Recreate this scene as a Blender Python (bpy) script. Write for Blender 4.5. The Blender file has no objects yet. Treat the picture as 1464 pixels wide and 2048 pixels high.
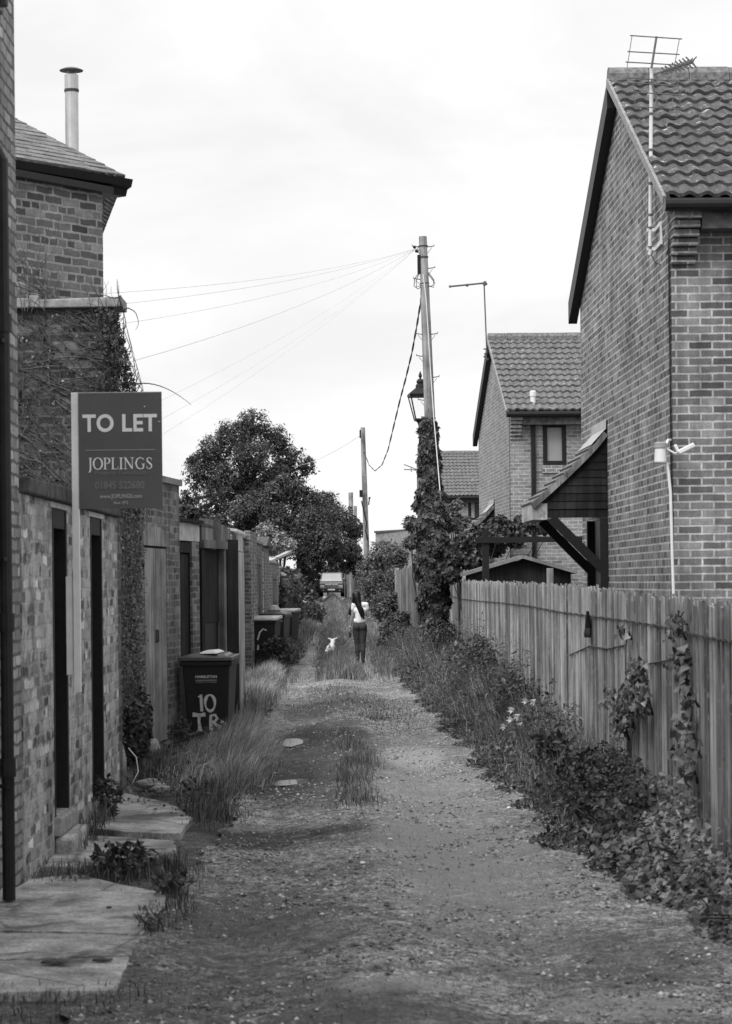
import bpy, bmesh, math, random
import numpy as np
from mathutils import Vector, Matrix
random.seed(7); RNG = np.random.default_rng(7)
SC = bpy.context.scene; COL = SC.collection; R = math.radians
# ---------------------------------------------------------------- camera, sky, sun, exposure
F, CX, HY, CZ, ROLL = 4700.0, 732.0, 1165.0, 1.75, R(0.6)
cam = bpy.data.cameras.new('camera'); co = bpy.data.objects.new('camera', cam); COL.objects.link(co)
cam.sensor_width = 36; cam.lens = F/2048*36; cam.shift_y = (HY-1024)/2048
cam.clip_start = .1; cam.clip_end = 5000
co.matrix_world = Matrix.Translation((0, 0, CZ)) @ Matrix.Rotation(R(90), 4, 'X') @ Matrix.Rotation(-ROLL, 4, 'Z')
cam.dof.use_dof = True; cam.dof.focus_distance = 42; cam.dof.aperture_fstop = 8
SC.camera = co
SUN_EL, SUN_AZ = R(50), R(-143)          # azimuth from +Y towards +X
w = bpy.data.worlds.new('World'); SC.world = w; w.use_nodes = True
wt = w.node_tree; wn, wl = wt.nodes, wt.links
bg = wn['Background']; sky = wn.new('ShaderNodeTexSky'); sky.sky_type = 'NISHITA'; sky.sun_disc = False
sky.sun_elevation = SUN_EL; sky.sun_rotation = SUN_AZ; sky.dust_density = 4; sky.air_density = 1
bw = wn.new('ShaderNodeRGBToBW'); wl.new(sky.outputs[0], bw.inputs[0])
tc = wn.new('ShaderNodeTexCoord'); mp = wn.new('ShaderNodeMapping'); mp.inputs['Scale'].default_value = (3, 3, 8)
wl.new(tc.outputs['Generated'], mp.inputs[0])
nz = wn.new('ShaderNodeTexNoise'); nz.inputs['Scale'].default_value = 1.6; nz.inputs['Detail'].default_value = 7; nz.inputs['Roughness'].default_value = .55
nz.inputs['Distortion'].default_value = .6
wl.new(mp.outputs[0], nz.inputs['Vector'])
rp = wn.new('ShaderNodeMapRange'); rp.inputs[1].default_value = .42; rp.inputs[2].default_value = .62; rp.inputs[3].default_value = 7.9; rp.inputs[4].default_value = 8.9
wl.new(nz.outputs[0], rp.inputs[0])
mx = wn.new('ShaderNodeMix'); mx.inputs[0].default_value = .93         # overcast veil over the clear sky
wl.new(bw.outputs[0], mx.inputs[2]); wl.new(rp.outputs[0], mx.inputs[3])
wl.new(mx.outputs[0], bg.inputs[0]); bg.inputs[1].default_value = .1
sl = bpy.data.lights.new('sun', 'SUN'); sl.energy = 2.5; sl.angle = R(36); so = bpy.data.objects.new('sun', sl); COL.objects.link(so)
sd = Vector((math.sin(SUN_AZ)*math.cos(SUN_EL), math.cos(SUN_AZ)*math.cos(SUN_EL), math.sin(SUN_EL)))
so.rotation_euler = sd.to_track_quat('Z', 'Y').to_euler(); so.location = (0, 0, 60)
SC.view_settings.view_transform = 'Standard'; SC.view_settings.look = 'None'; SC.view_settings.exposure = .28; SC.view_settings.gamma = 1
SC.cycles.max_bounces = 5; SC.cycles.diffuse_bounces = 3; SC.cycles.transparent_max_bounces = 4

def at(px, py, Y):
    dx, dy = px-CX, py-HY; c, s = math.cos(ROLL), math.sin(ROLL)
    a, b = dx*c-dy*s, dx*s+dy*c
    return Vector((a/F*Y, Y, CZ-b/F*Y))
def gp(px, py, z=0):
    d = at(px, py, 1); t = (z-CZ)/(d.z-CZ)
    return Vector((d.x*t, t, z))
def lane_c(y): return np.interp(y, [5, 14, 20, 30, 51, 100, 177, 400], [.15, .05, -.12, -.3, -.62, -1.35, -2.6, -6])
def gz(x, y):
    t = np.clip((np.asarray(y, float)-60)/117, 0, 1); rise = .64*t*t*(3-2*t)
    d = np.asarray(x, float)-lane_c(y)
    ed = np.clip((np.abs(d)-1.15)/.6, 0, 1)
    z = rise+.045*np.exp(-(d/.3)**2)-.03*np.exp(-((np.abs(d)-.7)/.25)**2)+.07*ed*ed*(3-2*ed)*np.clip((y-17)/6, 0, 1)
    return z+.005*np.sin(2.3*x+1.1*y)*np.sin(1.7*y-.6*x)+.003*np.sin(5.1*x-2.2*y+1)
def g1(x, y): return float(gz(x, y))
# ---------------------------------------------------------------- materials (all grey: a monochrome place)
class NT:
    def __init__(s, name):
        s.m = bpy.data.materials.new(name); s.m.use_nodes = True; s.t = s.m.node_tree; s.b = s.t.nodes['Principled BSDF']
    def n(s, typ, inp=None, **kw):
        x = s.t.nodes.new('ShaderNode'+typ)
        for k, v in kw.items(): setattr(x, k, v)
        for k, v in (inp or {}).items():
            if hasattr(v, 'is_output'): s.t.links.new(v, x.inputs[k])
            else: x.inputs[k].default_value = v
        return x
    def val(s, a, op, b=None, c=None, clamp=False):
        d = {0: a}
        if b is not None: d[1] = b
        if c is not None: d[2] = c
        return s.n('Math', d, operation=op, use_clamp=clamp).outputs[0]
    def noise(s, vec, scale, det=4, rough=.6, dist=0):
        return s.n('TexNoise', {'Vector': vec, 'Scale': scale, 'Detail': det, 'Roughness': rough, 'Distortion': dist}).outputs[0]
    def rng(s, v, a, b, c, d): return s.n('MapRange', {0: v, 1: a, 2: b, 3: c, 4: d}).outputs[0]
    def ramp(s, v, stops):
        x = s.n('ValToRGB', {0: v}); e = x.color_ramp.elements
        while len(e) < len(stops): e.new(.5)
        for el, (p, l) in zip(e, stops): el.position = p; el.color = (l, l, l, 1)
        return x.outputs[0]
    def mixf(s, f, a, b): return s.n('Mix', {0: f, 2: a, 3: b}).outputs[0]
    def col(s, v, rough=.85, bump=None, bd=.01, bs=.6, metal=0, spec=.3):
        s.t.links.new(v, s.b.inputs['Base Color']) if hasattr(v, 'is_output') else setattr(s.b.inputs['Base Color'], 'default_value', (v, v, v, 1))
        s.b.inputs['Roughness'].default_value = rough; s.b.inputs['Metallic'].default_value = metal; s.b.inputs['Specular IOR Level'].default_value = spec
        if bump is not None:
            q = s.n('Bump', {'Height': bump, 'Distance': bd, 'Strength': bs}); s.t.links.new(q.outputs[0], s.b.inputs['Normal'])
        return s.m
    def obj(s): return s.n('TexCoord').outputs['Object']
    def pos(s): return s.n('NewGeometry').outputs['Position']
    def uv(s): return s.n('TexCoord').outputs['UV']
    def island(s): return s.n('NewGeometry').outputs['Random Per Island']
    def scaled(s, vec, sc): return s.n('Mapping', {0: vec, 'Scale': sc}).outputs[0]
def plain(name, v, rough=.7, var=.25, scale=12, metal=0, spec=.3, bump=0):
    q = NT(name); n = q.noise(q.pos(), scale, 5); l = q.val(v, 'MULTIPLY', q.rng(n, .3, .7, 1-var, 1+var))
    return q.col(l, rough, n if bump else None, .004, bump, metal, spec)
def brick_mat(name, ramp, mortar, w=.225, h=.075, ms=.011, dist=.006, sq=(1, 2), rough=.9, stain=.35, bump=.7, grime=None, streak=0):
    q = NT(name); uv = q.uv()
    if dist:
        d = q.n('TexNoise', {'Vector': uv, 'Scale': 9, 'Detail': 3}).outputs[1]
        d = q.n('VectorMath', {0: d, 1: (.5, .5, .5)}, operation='SUBTRACT').outputs[0]
        d = q.n('VectorMath', {0: d, 3: dist*4}, operation='SCALE').outputs[0]
        uv = q.n('VectorMath', {0: uv, 1: d}, operation='ADD').outputs[0]
    b = q.n('TexBrick', {'Vector': uv, 'Scale': 1, 'Mortar Size': ms, 'Mortar Smooth': .25, 'Bias': 0, 'Brick Width': w, 'Row Height': h,
                         'Color1': (0, 0, 0, 1), 'Color2': (1, 1, 1, 1), 'Mortar': (0, 0, 0, 1)}, squash=sq[0], squash_frequency=sq[1])
    v = q.ramp(b.outputs[0], ramp)
    fine = q.noise(uv, 55, 5, .7); med = q.noise(uv, 14, 4, .6); big = q.noise(uv, 1.3, 5, .65)
    v = q.val(v, 'MULTIPLY', q.rng(fine, .25, .75, .72, 1.28)); v = q.val(v, 'MULTIPLY', q.rng(med, .25, .75, .78, 1.22))
    mo = q.val(mortar, 'MULTIPLY', q.rng(med, .25, .75, .6, 1.35))
    v = q.mixf(b.outputs[1], v, mo)
    v = q.val(v, 'MULTIPLY', q.rng(big, .3, .7, 1-stain, 1+stain))
    if streak:
        st = q.noise(q.scaled(uv, (9, .5, 1)), 1, 4, .6); v = q.val(v, 'MULTIPLY', q.rng(st, .4, .7, 1, 1-streak))
    if grime:                                                # flaking limewash: patches that cover brick and joint alike
        gm = q.noise(uv, 3.1, 8, .72); v = q.mixf(q.rng(gm, grime[0], grime[0]+.08, 0, grime[2]), v, q.val(grime[1], 'MULTIPLY', q.rng(fine, .3, .7, .75, 1.25)))
    hgt = q.val(q.val(b.outputs[1], 'MULTIPLY', -.7), 'ADD', q.val(q.val(fine, 'MULTIPLY', .35), 'ADD', q.val(med, 'MULTIPLY', .4)))
    return q.col(v, rough, hgt, .012, bump)
def wood_mat(name, lo, hi, grain=(30, 30, 1.2), rough=.85, pale_top=None, spec=.2):
    q = NT(name); o = q.pos(); g = q.noise(q.scaled(o, grain), 1, 6, .65, .3); bg_ = q.noise(o, 1.6, 4)
    t = q.val(q.val(q.island(), 'MULTIPLY', .6), 'ADD', q.rng(g, .3, .7, 0, .6)); v = q.rng(t, .1, 1.1, lo, hi)
    v = q.val(v, 'MULTIPLY', q.rng(bg_, .38, .62, .65, 1.3)); s2 = q.noise(q.scaled(o, (17, 17, .5)), 1, 3); v = q.val(v, 'MULTIPLY', q.rng(s2, .38, .62, .7, 1.25))
    k = q.noise(q.scaled(o, (14, 14, 5)), 1, 2); v = q.val(v, 'MULTIPLY', q.rng(k, .66, .72, 1, .55))
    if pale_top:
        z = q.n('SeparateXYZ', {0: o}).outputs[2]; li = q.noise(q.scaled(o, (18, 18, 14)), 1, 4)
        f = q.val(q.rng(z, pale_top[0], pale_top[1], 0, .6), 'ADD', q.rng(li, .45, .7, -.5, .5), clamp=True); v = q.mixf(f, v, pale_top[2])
    return q.col(v, rough, g, .004, .6, 0, spec)
def leaf_mat(name, lo, hi, trans=.25, rough=.5, spec=.35):
    q = NT(name); r = q.island(); big = q.noise(q.pos(), .9, 3)
    v = q.val(q.rng(q.val(r, 'POWER', 2.2), 0, 1, lo*.7, hi*1.3), 'MULTIPLY', q.rng(big, .38, .62, .6, 1.35)); q.col(v, rough, spec=spec)
    tr = q.n('BsdfTranslucent', {0: q.val(v, 'MULTIPLY', 1.2)}); mxs = q.n('MixShader', {0: trans, 1: q.b.outputs[0], 2: tr.outputs[0]})
    q.t.links.new(mxs.outputs[0], q.t.nodes['Material Output'].inputs[0]); return q.m
def tile_mat(name, v0, lichen=.5, cw=.165, ch=.34):
    q = NT(name); uv = q.uv(); p = q.pos()
    cell = q.n('TexBrick', {'Vector': uv, 'Scale': 1, 'Mortar Size': 0, 'Brick Width': cw*2, 'Row Height': ch, 'Color1': (0, 0, 0, 1), 'Color2': (1, 1, 1, 1)}).outputs[0]
    f = q.noise(p, 40, 5, .7); m = q.noise(p, 5, 4)
    v = q.val(v0, 'MULTIPLY', q.rng(cell, 0, 1, .78, 1.22)); v = q.val(v, 'MULTIPLY', q.rng(f, .3, .7, .65, 1.35)); v = q.val(v, 'MULTIPLY', q.rng(m, .3, .7, .8, 1.2))
    l = q.val(q.rng(q.noise(p, 11, 6, .62), .60, .64, 0, 1), 'MULTIPLY', q.rng(q.noise(p, 2.2, 2), .40, .58, .1, 1)); v = q.mixf(q.val(l, 'MULTIPLY', lichen), v, .5)
    return q.col(v, .85, f, .006, .6)
M = {}
OLD = [(0, .07), (.25, .12), (.5, .17), (.75, .23), (1, .29)]
M['brick_wash'] = brick_mat('weathered_limewashed_brick', [(0, .06), (.2, .15), (.5, .28), (.9, .40), (.94, .68), (1, .75)], .33, w=.215, dist=.017, grime=(.49, .55, .75), stain=.48, sq=(.5, 4))
M['brick_house_old'] = brick_mat('old_pale_brick', [(0, .16), (.4, .25), (.8, .33), (.95, .45), (1, .5)], .12, dist=.01, stain=.35)
M['brick_old'] = brick_mat('old_dark_brick', [(0, .065), (.3, .12), (.6, .17), (.9, .23), (1, .30)], .36, w=.225, dist=.008, sq=(.5, 4), stain=.3, ms=.012)
M['brick_sooty'] = brick_mat('sooty_brick', [(0, .04), (.4, .075), (.8, .12), (1, .2)], .15, dist=.014, stain=.5, grime=(.60, .22, .7))
M['brick_yard'] = brick_mat('yard_wall_brick', [(0, .10), (.4, .18), (.8, .25), (1, .38)], .34, dist=.012, stain=.4, streak=.5)
M['brick_new'] = brick_mat('machine_made_brick', [(0, .095), (.25, .155), (.5, .195), (.75, .225), (1, .30)], .48, ms=.010, dist=.0026, stain=.3, bump=.6, streak=.42)
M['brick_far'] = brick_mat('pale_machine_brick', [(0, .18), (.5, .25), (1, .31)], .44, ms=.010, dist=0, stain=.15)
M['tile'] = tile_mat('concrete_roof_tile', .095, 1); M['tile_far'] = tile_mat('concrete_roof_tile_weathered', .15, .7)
M['slate'] = tile_mat('slate', .19, .3, .15, .14)
M['ridge'] = plain('lichened_ridge_tile', .17, .9, .6, 16, bump=.5); M['mortar'] = plain('cement_mortar', .3, .9, .35, 25, bump=.5)
M['black'] = plain('black_painted_timber', .012, .5, .3, 20); M['black_pl'] = plain('black_plastic_gutter', .014, .35, .2)
M['pipe'] = plain('black_cast_iron', .018, .4, .4, 9)
M['dark_wood'] = wood_mat('dark_stained_boards', .010, .03); M['door_dark'] = wood_mat('dark_door_timber', .007, .032, (25, 25, 1))
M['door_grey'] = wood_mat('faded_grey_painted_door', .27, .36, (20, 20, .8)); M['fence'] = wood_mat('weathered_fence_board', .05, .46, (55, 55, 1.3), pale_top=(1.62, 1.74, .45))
M['fence_far'] = wood_mat('dark_weathered_panel', .08, .26); M['pole'] = wood_mat('weathered_pole_timber', .15, .36, (30, 30, 1.2))
M['pale_wood'] = wood_mat('pale_timber', .30, .5, (10, 10, 1)); M['gate'] = wood_mat('old_gate_timber', .08, .18)
M['white_paint'] = plain('white_painted_board', .88, .6, .1, 6); M['white_pl'] = plain('white_plastic', .75, .4, .06)
M['stone'] = plain('coping_stone', .3, .9, .4, 14, bump=.5); M['stone_dark'] = plain('sooty_coping_stone', .09, .9, .5, 10, bump=.5); M['render'] = plain('flaking_white_render', .6, .9, .3, 5)
M['lead'] = plain('lead_flashing', .42, .6, .2, 8); M['alu'] = plain('aluminium', .72, .4, .1, 20, .1); M['alu_dark'] = plain('dark_aerial_rod', .12, .5); M['steel'] = plain('stainless_flue', .55, .38, .2, 4, .75)
M['wire'] = plain('grey_cable', .8, .7, .1); M['cable'] = plain('black_cable', .01, .6); M['rust'] = plain('rusty_wire', .06, .8)
M['bin'] = plain('dark_bin_plastic', .022, .42, .3, 30, spec=.45); M['bin_lid'] = plain('bin_lid_plastic', .045, .38, .3, 20, spec=.5); M['bin_pale'] = plain('faded_bin_lid', .42, .4, .3, 20); M['paint'] = plain('white_paint_marks', .68, .8, .2, 40); M['print_grey'] = plain('grey_print', .22, .7, .1)
M['sign'] = plain('sign_panel', .115, .4, .09, 5); M['sign_edge'] = plain('sign_edge', .5, .6, .1); M['sign_faint'] = plain('faint_print', .2, .5, .05); M['sign_mid'] = plain('grey_lettering', .45, .5, .05); M['sign_white'] = plain('white_lettering', .9, .5, .04)
M['ivy'] = leaf_mat('ivy_leaf', .045, .16); M['leaf'] = leaf_mat('weed_leaf', .07, .2); M['leaf_dark'] = leaf_mat('tree_leaf', .045, .12, .25); M['leaf_deep'] = leaf_mat('hedge_leaf', .035, .11, .2); M['leaf_pale'] = leaf_mat('pale_leaf', .2, .42)
M['grass'] = leaf_mat('grass_blade', .13, .32, .3, .6, .2); M['grass_dry'] = leaf_mat('dry_grass_blade', .2, .48, .3, .6, .2); M['grass_dark'] = leaf_mat('dark_grass_blade', .07, .22, .3, .6, .2); M['ivy_near'] = leaf_mat('glossy_ivy_leaf', .05, .24, .2, .38, .5); M['petal'] = leaf_mat('white_petal', 1.0, .75, .3); M['dry_leaf'] = leaf_mat('withered_leaf', .04, .24, .1, .8)
M['stem'] = plain('woody_stem', .05, .8, .5, 30); M['stem_pale'] = plain('dry_vine_stem', .105, .8, .5, 30); M['bark'] = plain('bark', .05, .9, .4, 8)
M['skin'] = plain('skin', .30, .55, .06); M['hair'] = plain('black_hair', .008, .4, .3, 60, spec=.4); M['shirt'] = plain('white_cotton', .85, .85, .06, 10); M['jeans'] = plain('dark_jeans', .045, .85, .25, 18); M['shoe'] = plain('shoe', .06, .6); M['fur'] = plain('white_fur', .78, .9, .06, 30)
M['car'] = plain('car_paint', .15, .22, .05, 3, .5, .5); M['glass'] = plain('window_glass', .03, .05, .05, 1, 0, .9); M['screen'] = plain('windscreen_glass', .58, .12, .1, 1, .7, .8); M['chrome'] = plain('lamp_glass', .6, .15, .1, 1, .6); M['rubber'] = plain('rubber', .012, .8); M['blind'] = plain('obscured_window_glass', .34, .3, .08, 2); M['plate'] = plain('number_plate', .55, .5, .1); M['lamp_glass'] = None
q = NT('lantern_glass'); q.b.inputs['Transmission Weight'].default_value = 1; q.b.inputs['Roughness'].default_value = .1; q.b.inputs['IOR'].default_value = 1.02; q.b.inputs['Base Color'].default_value = (.95, .95, .95, 1); M['lamp_glass'] = q.m
# concrete slabs
q = NT('old_concrete'); p = q.pos(); v = q.val(.40, 'MULTIPLY', q.rng(q.noise(p, 3.2, 7, .7), .36, .64, .5, 1.4)); v = q.val(v, 'MULTIPLY', q.rng(q.noise(p, 60, 4, .7), .38, .62, .7, 1.3))
cr = q.n('TexVoronoi', {'Vector': p, 'Scale': .9}, feature='DISTANCE_TO_EDGE').outputs[0]; v = q.val(v, 'MULTIPLY', q.rng(cr, 0, .012, .45, 1)); moss = q.noise(p, 1.4, 6, .7, .5); v = q.mixf(q.rng(moss, .52, .62, 0, .85), v, .08)
M['concrete'] = q.col(v, .9, q.noise(p, 45, 5), .006, .5)
# lane gravel and soil
def gravel(name, base, soil_amt):
    q = NT(name); p = q.pos(); sx = q.n('SeparateXYZ', {0: p}); X, Y = sx.outputs[0], sx.outputs[1]
    w1 = q.n('TexVoronoi', {'Vector': q.scaled(p, (1, 1, 0)), 'Scale': 30}); w2 = q.n('TexVoronoi', {'Vector': q.scaled(p, (1, 1, 0)), 'Scale': 85})
    c1 = q.n('SeparateColor', {0: w1.outputs['Color']}).outputs[0]; c2 = q.n('SeparateColor', {0: w2.outputs['Color']}).outputs[1]
    st1 = q.val(q.rng(w1.outputs['Distance'], .25, .6, 1, 0), 'MULTIPLY', q.rng(c1, .62, .7, 0, 1))
    st2 = q.val(q.rng(w2.outputs['Distance'], .2, .6, 1, 0), 'MULTIPLY', q.rng(c2, .35, .45, 0, 1))
    n1, n2, n3 = q.noise(p, 1.1, 6, .65, .4), q.noise(p, 7, 6, .7), q.noise(p, 60, 5, .75)
    v = q.val(base, 'MULTIPLY', q.rng(n2, .38, .62, .55, 1.45)); v = q.val(v, 'MULTIPLY', q.rng(n3, .4, .6, .5, 1.55))
    n4 = q.noise(p, 15, 4, .6); n5 = q.noise(p, 31, 3, .6); v = q.val(v, 'MULTIPLY', q.rng(n4, .40, .60, .55, 1.5)); v = q.val(v, 'MULTIPLY', q.rng(n5, .40, .60, .7, 1.35)); v = q.mixf(q.val(st2, 'MULTIPLY', .6), v, q.val(base*3.0, 'MULTIPLY', q.rng(c1, 0, 1, .3, 1.4))); v = q.mixf(q.val(st1, 'MULTIPLY', .8), v, q.val(base*2.6, 'MULTIPLY', q.rng(c2, 0, 1, .35, 1.3)))
    soil = q.rng(n1, .46, .62, 0, soil_amt); v = q.mixf(soil, v, q.val(base*.42, 'MULTIPLY', q.rng(n3, .3, .7, .6, 1.4)))
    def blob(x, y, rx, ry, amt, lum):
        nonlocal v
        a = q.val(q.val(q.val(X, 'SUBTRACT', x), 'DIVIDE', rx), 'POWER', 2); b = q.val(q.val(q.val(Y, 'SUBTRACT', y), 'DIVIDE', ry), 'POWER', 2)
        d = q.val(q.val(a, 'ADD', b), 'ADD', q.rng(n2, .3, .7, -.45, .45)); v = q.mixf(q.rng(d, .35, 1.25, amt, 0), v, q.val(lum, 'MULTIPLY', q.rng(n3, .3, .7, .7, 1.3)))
    if soil_amt < .9:
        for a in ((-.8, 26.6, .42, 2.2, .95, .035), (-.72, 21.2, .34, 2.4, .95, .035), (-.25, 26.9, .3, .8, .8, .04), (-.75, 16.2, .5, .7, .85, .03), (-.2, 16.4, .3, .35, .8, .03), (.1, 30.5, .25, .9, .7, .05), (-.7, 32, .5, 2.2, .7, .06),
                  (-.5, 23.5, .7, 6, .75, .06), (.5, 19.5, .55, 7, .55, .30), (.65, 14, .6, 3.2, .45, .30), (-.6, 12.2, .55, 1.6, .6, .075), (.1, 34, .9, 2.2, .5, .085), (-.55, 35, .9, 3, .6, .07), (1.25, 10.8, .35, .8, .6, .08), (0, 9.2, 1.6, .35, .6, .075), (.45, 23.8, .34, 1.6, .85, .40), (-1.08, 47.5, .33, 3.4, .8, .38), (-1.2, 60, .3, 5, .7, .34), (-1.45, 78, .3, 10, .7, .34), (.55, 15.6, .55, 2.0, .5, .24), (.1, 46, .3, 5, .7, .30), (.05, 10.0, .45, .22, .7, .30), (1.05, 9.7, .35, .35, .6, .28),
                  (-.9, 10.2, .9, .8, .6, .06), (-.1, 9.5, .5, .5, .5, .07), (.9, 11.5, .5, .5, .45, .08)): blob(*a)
    h = q.val(q.val(st1, 'MULTIPLY', .9), 'ADD', q.val(q.val(st2, 'MULTIPLY', .5), 'ADD', q.val(n3, 'MULTIPLY', .5)))
    return q.col(v, .9, h, .014, .8)
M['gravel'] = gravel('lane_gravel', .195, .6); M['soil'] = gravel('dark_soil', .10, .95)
q = NT('puddle_water'); M['water'] = q.col(.02, .2, q.noise(q.pos(), 14, 3), .004, .2, 0, .6)
# ---------------------------------------------------------------- mesh helpers
def wm(o):
    m = Matrix.Identity(4)
    while o: m = o.matrix_basis @ m; o = o.parent
    return m
def tag(o, label=None, cat=None, group=None, kind=None):
    if label: o['label'] = label
    if cat: o['category'] = cat
    if group: o['group'] = group
    if kind: o['kind'] = kind
    return o
def thing(name, label, cat, loc=(0, 0, 0), rz=0, group=None):
    o = bpy.data.objects.new(name, None); COL.objects.link(o); o.location = loc; o.rotation_euler = (0, 0, rz); o.empty_display_size = .2
    return tag(o, label, cat, group)
def link(name, me, mat, parent=None, base=False):
    if mat: me.materials.append(mat)
    o = bpy.data.objects.new(name, me); COL.objects.link(o)
    if parent:
        me.transform(wm(parent).inverted()); o.parent = parent
    elif base and len(me.vertices):
        n = len(me.vertices); a = np.empty(n*3); me.vertices.foreach_get('co', a); a = a.reshape(-1, 3)
        l = Vector((float((a[:, 0].min()+a[:, 0].max())/2), float((a[:, 1].min()+a[:, 1].max())/2), float(a[:, 2].min()))); me.transform(Matrix.Translation(-l)); o.location = l
    return o
def auto_uv(me):
    n = len(me.loops); P = np.empty(len(me.vertices)*3); me.vertices.foreach_get('co', P); P = P.reshape(-1, 3)
    N = np.empty(len(me.polygons)*3); me.polygons.foreach_get('normal', N); N = N.reshape(-1, 3)
    tot = np.empty(len(me.polygons), np.int32); me.polygons.foreach_get('loop_total', tot); li = np.empty(n, np.int32); me.loops.foreach_get('vertex_index', li)
    N = np.repeat(N, tot, 0); p = P[li]; T = np.stack([-N[:, 1], N[:, 0], 0*N[:, 0]], 1); L = np.linalg.norm(T, axis=1); flat = L < .1
    T[flat] = (1, 0, 0); L[flat] = 1; T /= L[:, None]; B = np.cross(N, T)
    uv = np.stack([(p*T).sum(1), (p*B).sum(1)], 1).astype(np.float32); me.uv_layers.new(name='UVMap'); me.uv_layers[0].data.foreach_set('uv', uv.ravel())
class MB:
    def __init__(s): s.v = []; s.f = []
    def add(s, vs, fs):
        o = len(s.v); s.v += [tuple(v) for v in vs]; s.f += [tuple(i+o for i in f) for f in fs]; return s
    def hexa(s, b, t):                       # four bottom points (ccw from above), four top points
        n = len(b); fs = [tuple(range(n))[::-1], tuple(range(n, 2*n))]+[(i, (i+1) % n, n+(i+1) % n, n+i) for i in range(n)]
        return s.add(list(b)+list(t), fs)
    def prism(s, poly, z0, z1): return s.hexa([(x, y, z0) for x, y in poly], [(x, y, z1) for x, y in poly])
    def box(s, x0, x1, y0, y1, z0, z1): return s.prism([(x0, y0), (x1, y0), (x1, y1), (x0, y1)], z0, z1)
    def beam(s, a, b, w, h, up=(0, 0, 1)):
        a, b = Vector(a), Vector(b); d = (b-a).normalized(); u = Vector(up)
        if abs(d.dot(u)) > .98: u = Vector((0, 1, 0))
        r = d.cross(u).normalized(); u = r.cross(d).normalized(); r *= w/2; u *= h/2
        return s.add([a-r-u, a+r-u, a+r+u, a-r+u, b-r-u, b+r-u, b+r+u, b-r+u], [(0, 1, 2, 3), (7, 6, 5, 4), (1, 0, 4, 5), (2, 1, 5, 6), (3, 2, 6, 7), (0, 3, 7, 4)])
    def tube(s, pts, r, n=6, cap=True):
        pts = [Vector(p) for p in pts]; k = len(pts); rs = r if hasattr(r, '__len__') else [r]*k; o = len(s.v); prev = None
        for i, p in enumerate(pts):
            d = (pts[min(i+1, k-1)]-pts[max(i-1, 0)]).normalized()
            if prev is None: prev = Vector((1, 0, 0)) if abs(d.x) < .8 else Vector((0, 0, 1))
            u = (prev-d*prev.dot(d)).normalized(); prev = u; t = d.cross(u)
            for j in range(n):
                a = 2*math.pi*j/n; s.v.append(tuple(p+(u*math.cos(a)+t*math.sin(a))*rs[i]))
        for i in range(k-1):
            for j in range(n): s.f.append((o+i*n+j, o+i*n+(j+1) % n, o+(i+1)*n+(j+1) % n, o+(i+1)*n+j))
        if cap: s.f.append(tuple(o+j for j in range(n))[::-1]); s.f.append(tuple(o+(k-1)*n+j for j in range(n)))
        return s
    def lathe(s, c, prof, n=12, sx=1, sy=1):
        o = len(s.v); c = Vector(c)
        for r, z in prof:
            for j in range(n): a = 2*math.pi*j/n; s.v.append((c.x+r*math.cos(a)*sx, c.y+r*math.sin(a)*sy, c.z+z))
        for i in range(len(prof)-1):
            for j in range(n): s.f.append((o+i*n+j, o+i*n+(j+1) % n, o+(i+1)*n+(j+1) % n, o+(i+1)*n+j))
        s.f.append(tuple(o+j for j in range(n))[::-1]); s.f.append(tuple(o+(len(prof)-1)*n+j for j in range(n))); return s
    def wall(s, p0, p1, z0, z1, th, holes=(), side=1):    # vertical wall along p0->p1, thickness to the left (side=1); holes (d0,d1,z0,z1)
        p0, p1 = Vector(p0).to_2d(), Vector(p1).to_2d(); d = p1-p0; L = d.length; d /= L; n = Vector((-d.y, d.x))*side
        xs = sorted({0, L, *[h[0] for h in holes], *[h[1] for h in holes]}); zs = sorted({z0, z1, *[h[2] for h in holes], *[h[3] for h in holes]})
        q = lambda a, z, t: (p0.x+d.x*a+n.x*t, p0.y+d.y*a+n.y*t, z)
        def hole(a, z): return any(h[0] < a < h[1] and h[2] < z < h[3] for h in holes)
        def solid(i, j): return 0 <= i < len(xs)-1 and 0 <= j < len(zs)-1 and not hole((xs[i]+xs[i+1])/2, (zs[j]+zs[j+1])/2)
        for i in range(len(xs)-1):
            for j in range(len(zs)-1):
                if not solid(i, j): continue
                a, b, c, e = xs[i], xs[i+1], zs[j], zs[j+1]
                fs = [[q(a, c, 0), q(b, c, 0), q(b, e, 0), q(a, e, 0)], [q(b, c, th), q(a, c, th), q(a, e, th), q(b, e, th)]]
                if not solid(i-1, j): fs.append([q(a, c, th), q(a, c, 0), q(a, e, 0), q(a, e, th)])
                if not solid(i+1, j): fs.append([q(b, c, 0), q(b, c, th), q(b, e, th), q(b, e, 0)])
                if not solid(i, j+1): fs.append([q(a, e, 0), q(b, e, 0), q(b, e, th), q(a, e, th)])
                if not solid(i, j-1): fs.append([q(a, c, th), q(b, c, th), q(b, c, 0), q(a, c, 0)])
                for f in fs: s.add(f if side > 0 else f[::-1], [(0, 1, 2, 3)])
        return s
    def build(s, name, mat, parent=None, smooth=False, bevel=0, weld=False, kind=None):
        me = bpy.data.meshes.new(name); me.from_pydata(s.v, [], s.f)
        if weld:
            b = bmesh.new(); b.from_mesh(me); bmesh.ops.remove_doubles(b, verts=b.verts, dist=.0005); b.to_mesh(me); b.free()
        auto_uv(me)
        if smooth: me.polygons.foreach_set('use_smooth', [True]*len(me.polygons))
        o = link(name, me, mat, parent, base=True)
        if bevel: m = o.modifiers.new('bevel', 'BEVEL'); m.width = bevel; m.segments = 2; m.limit_method = 'ANGLE'
        return o
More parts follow.
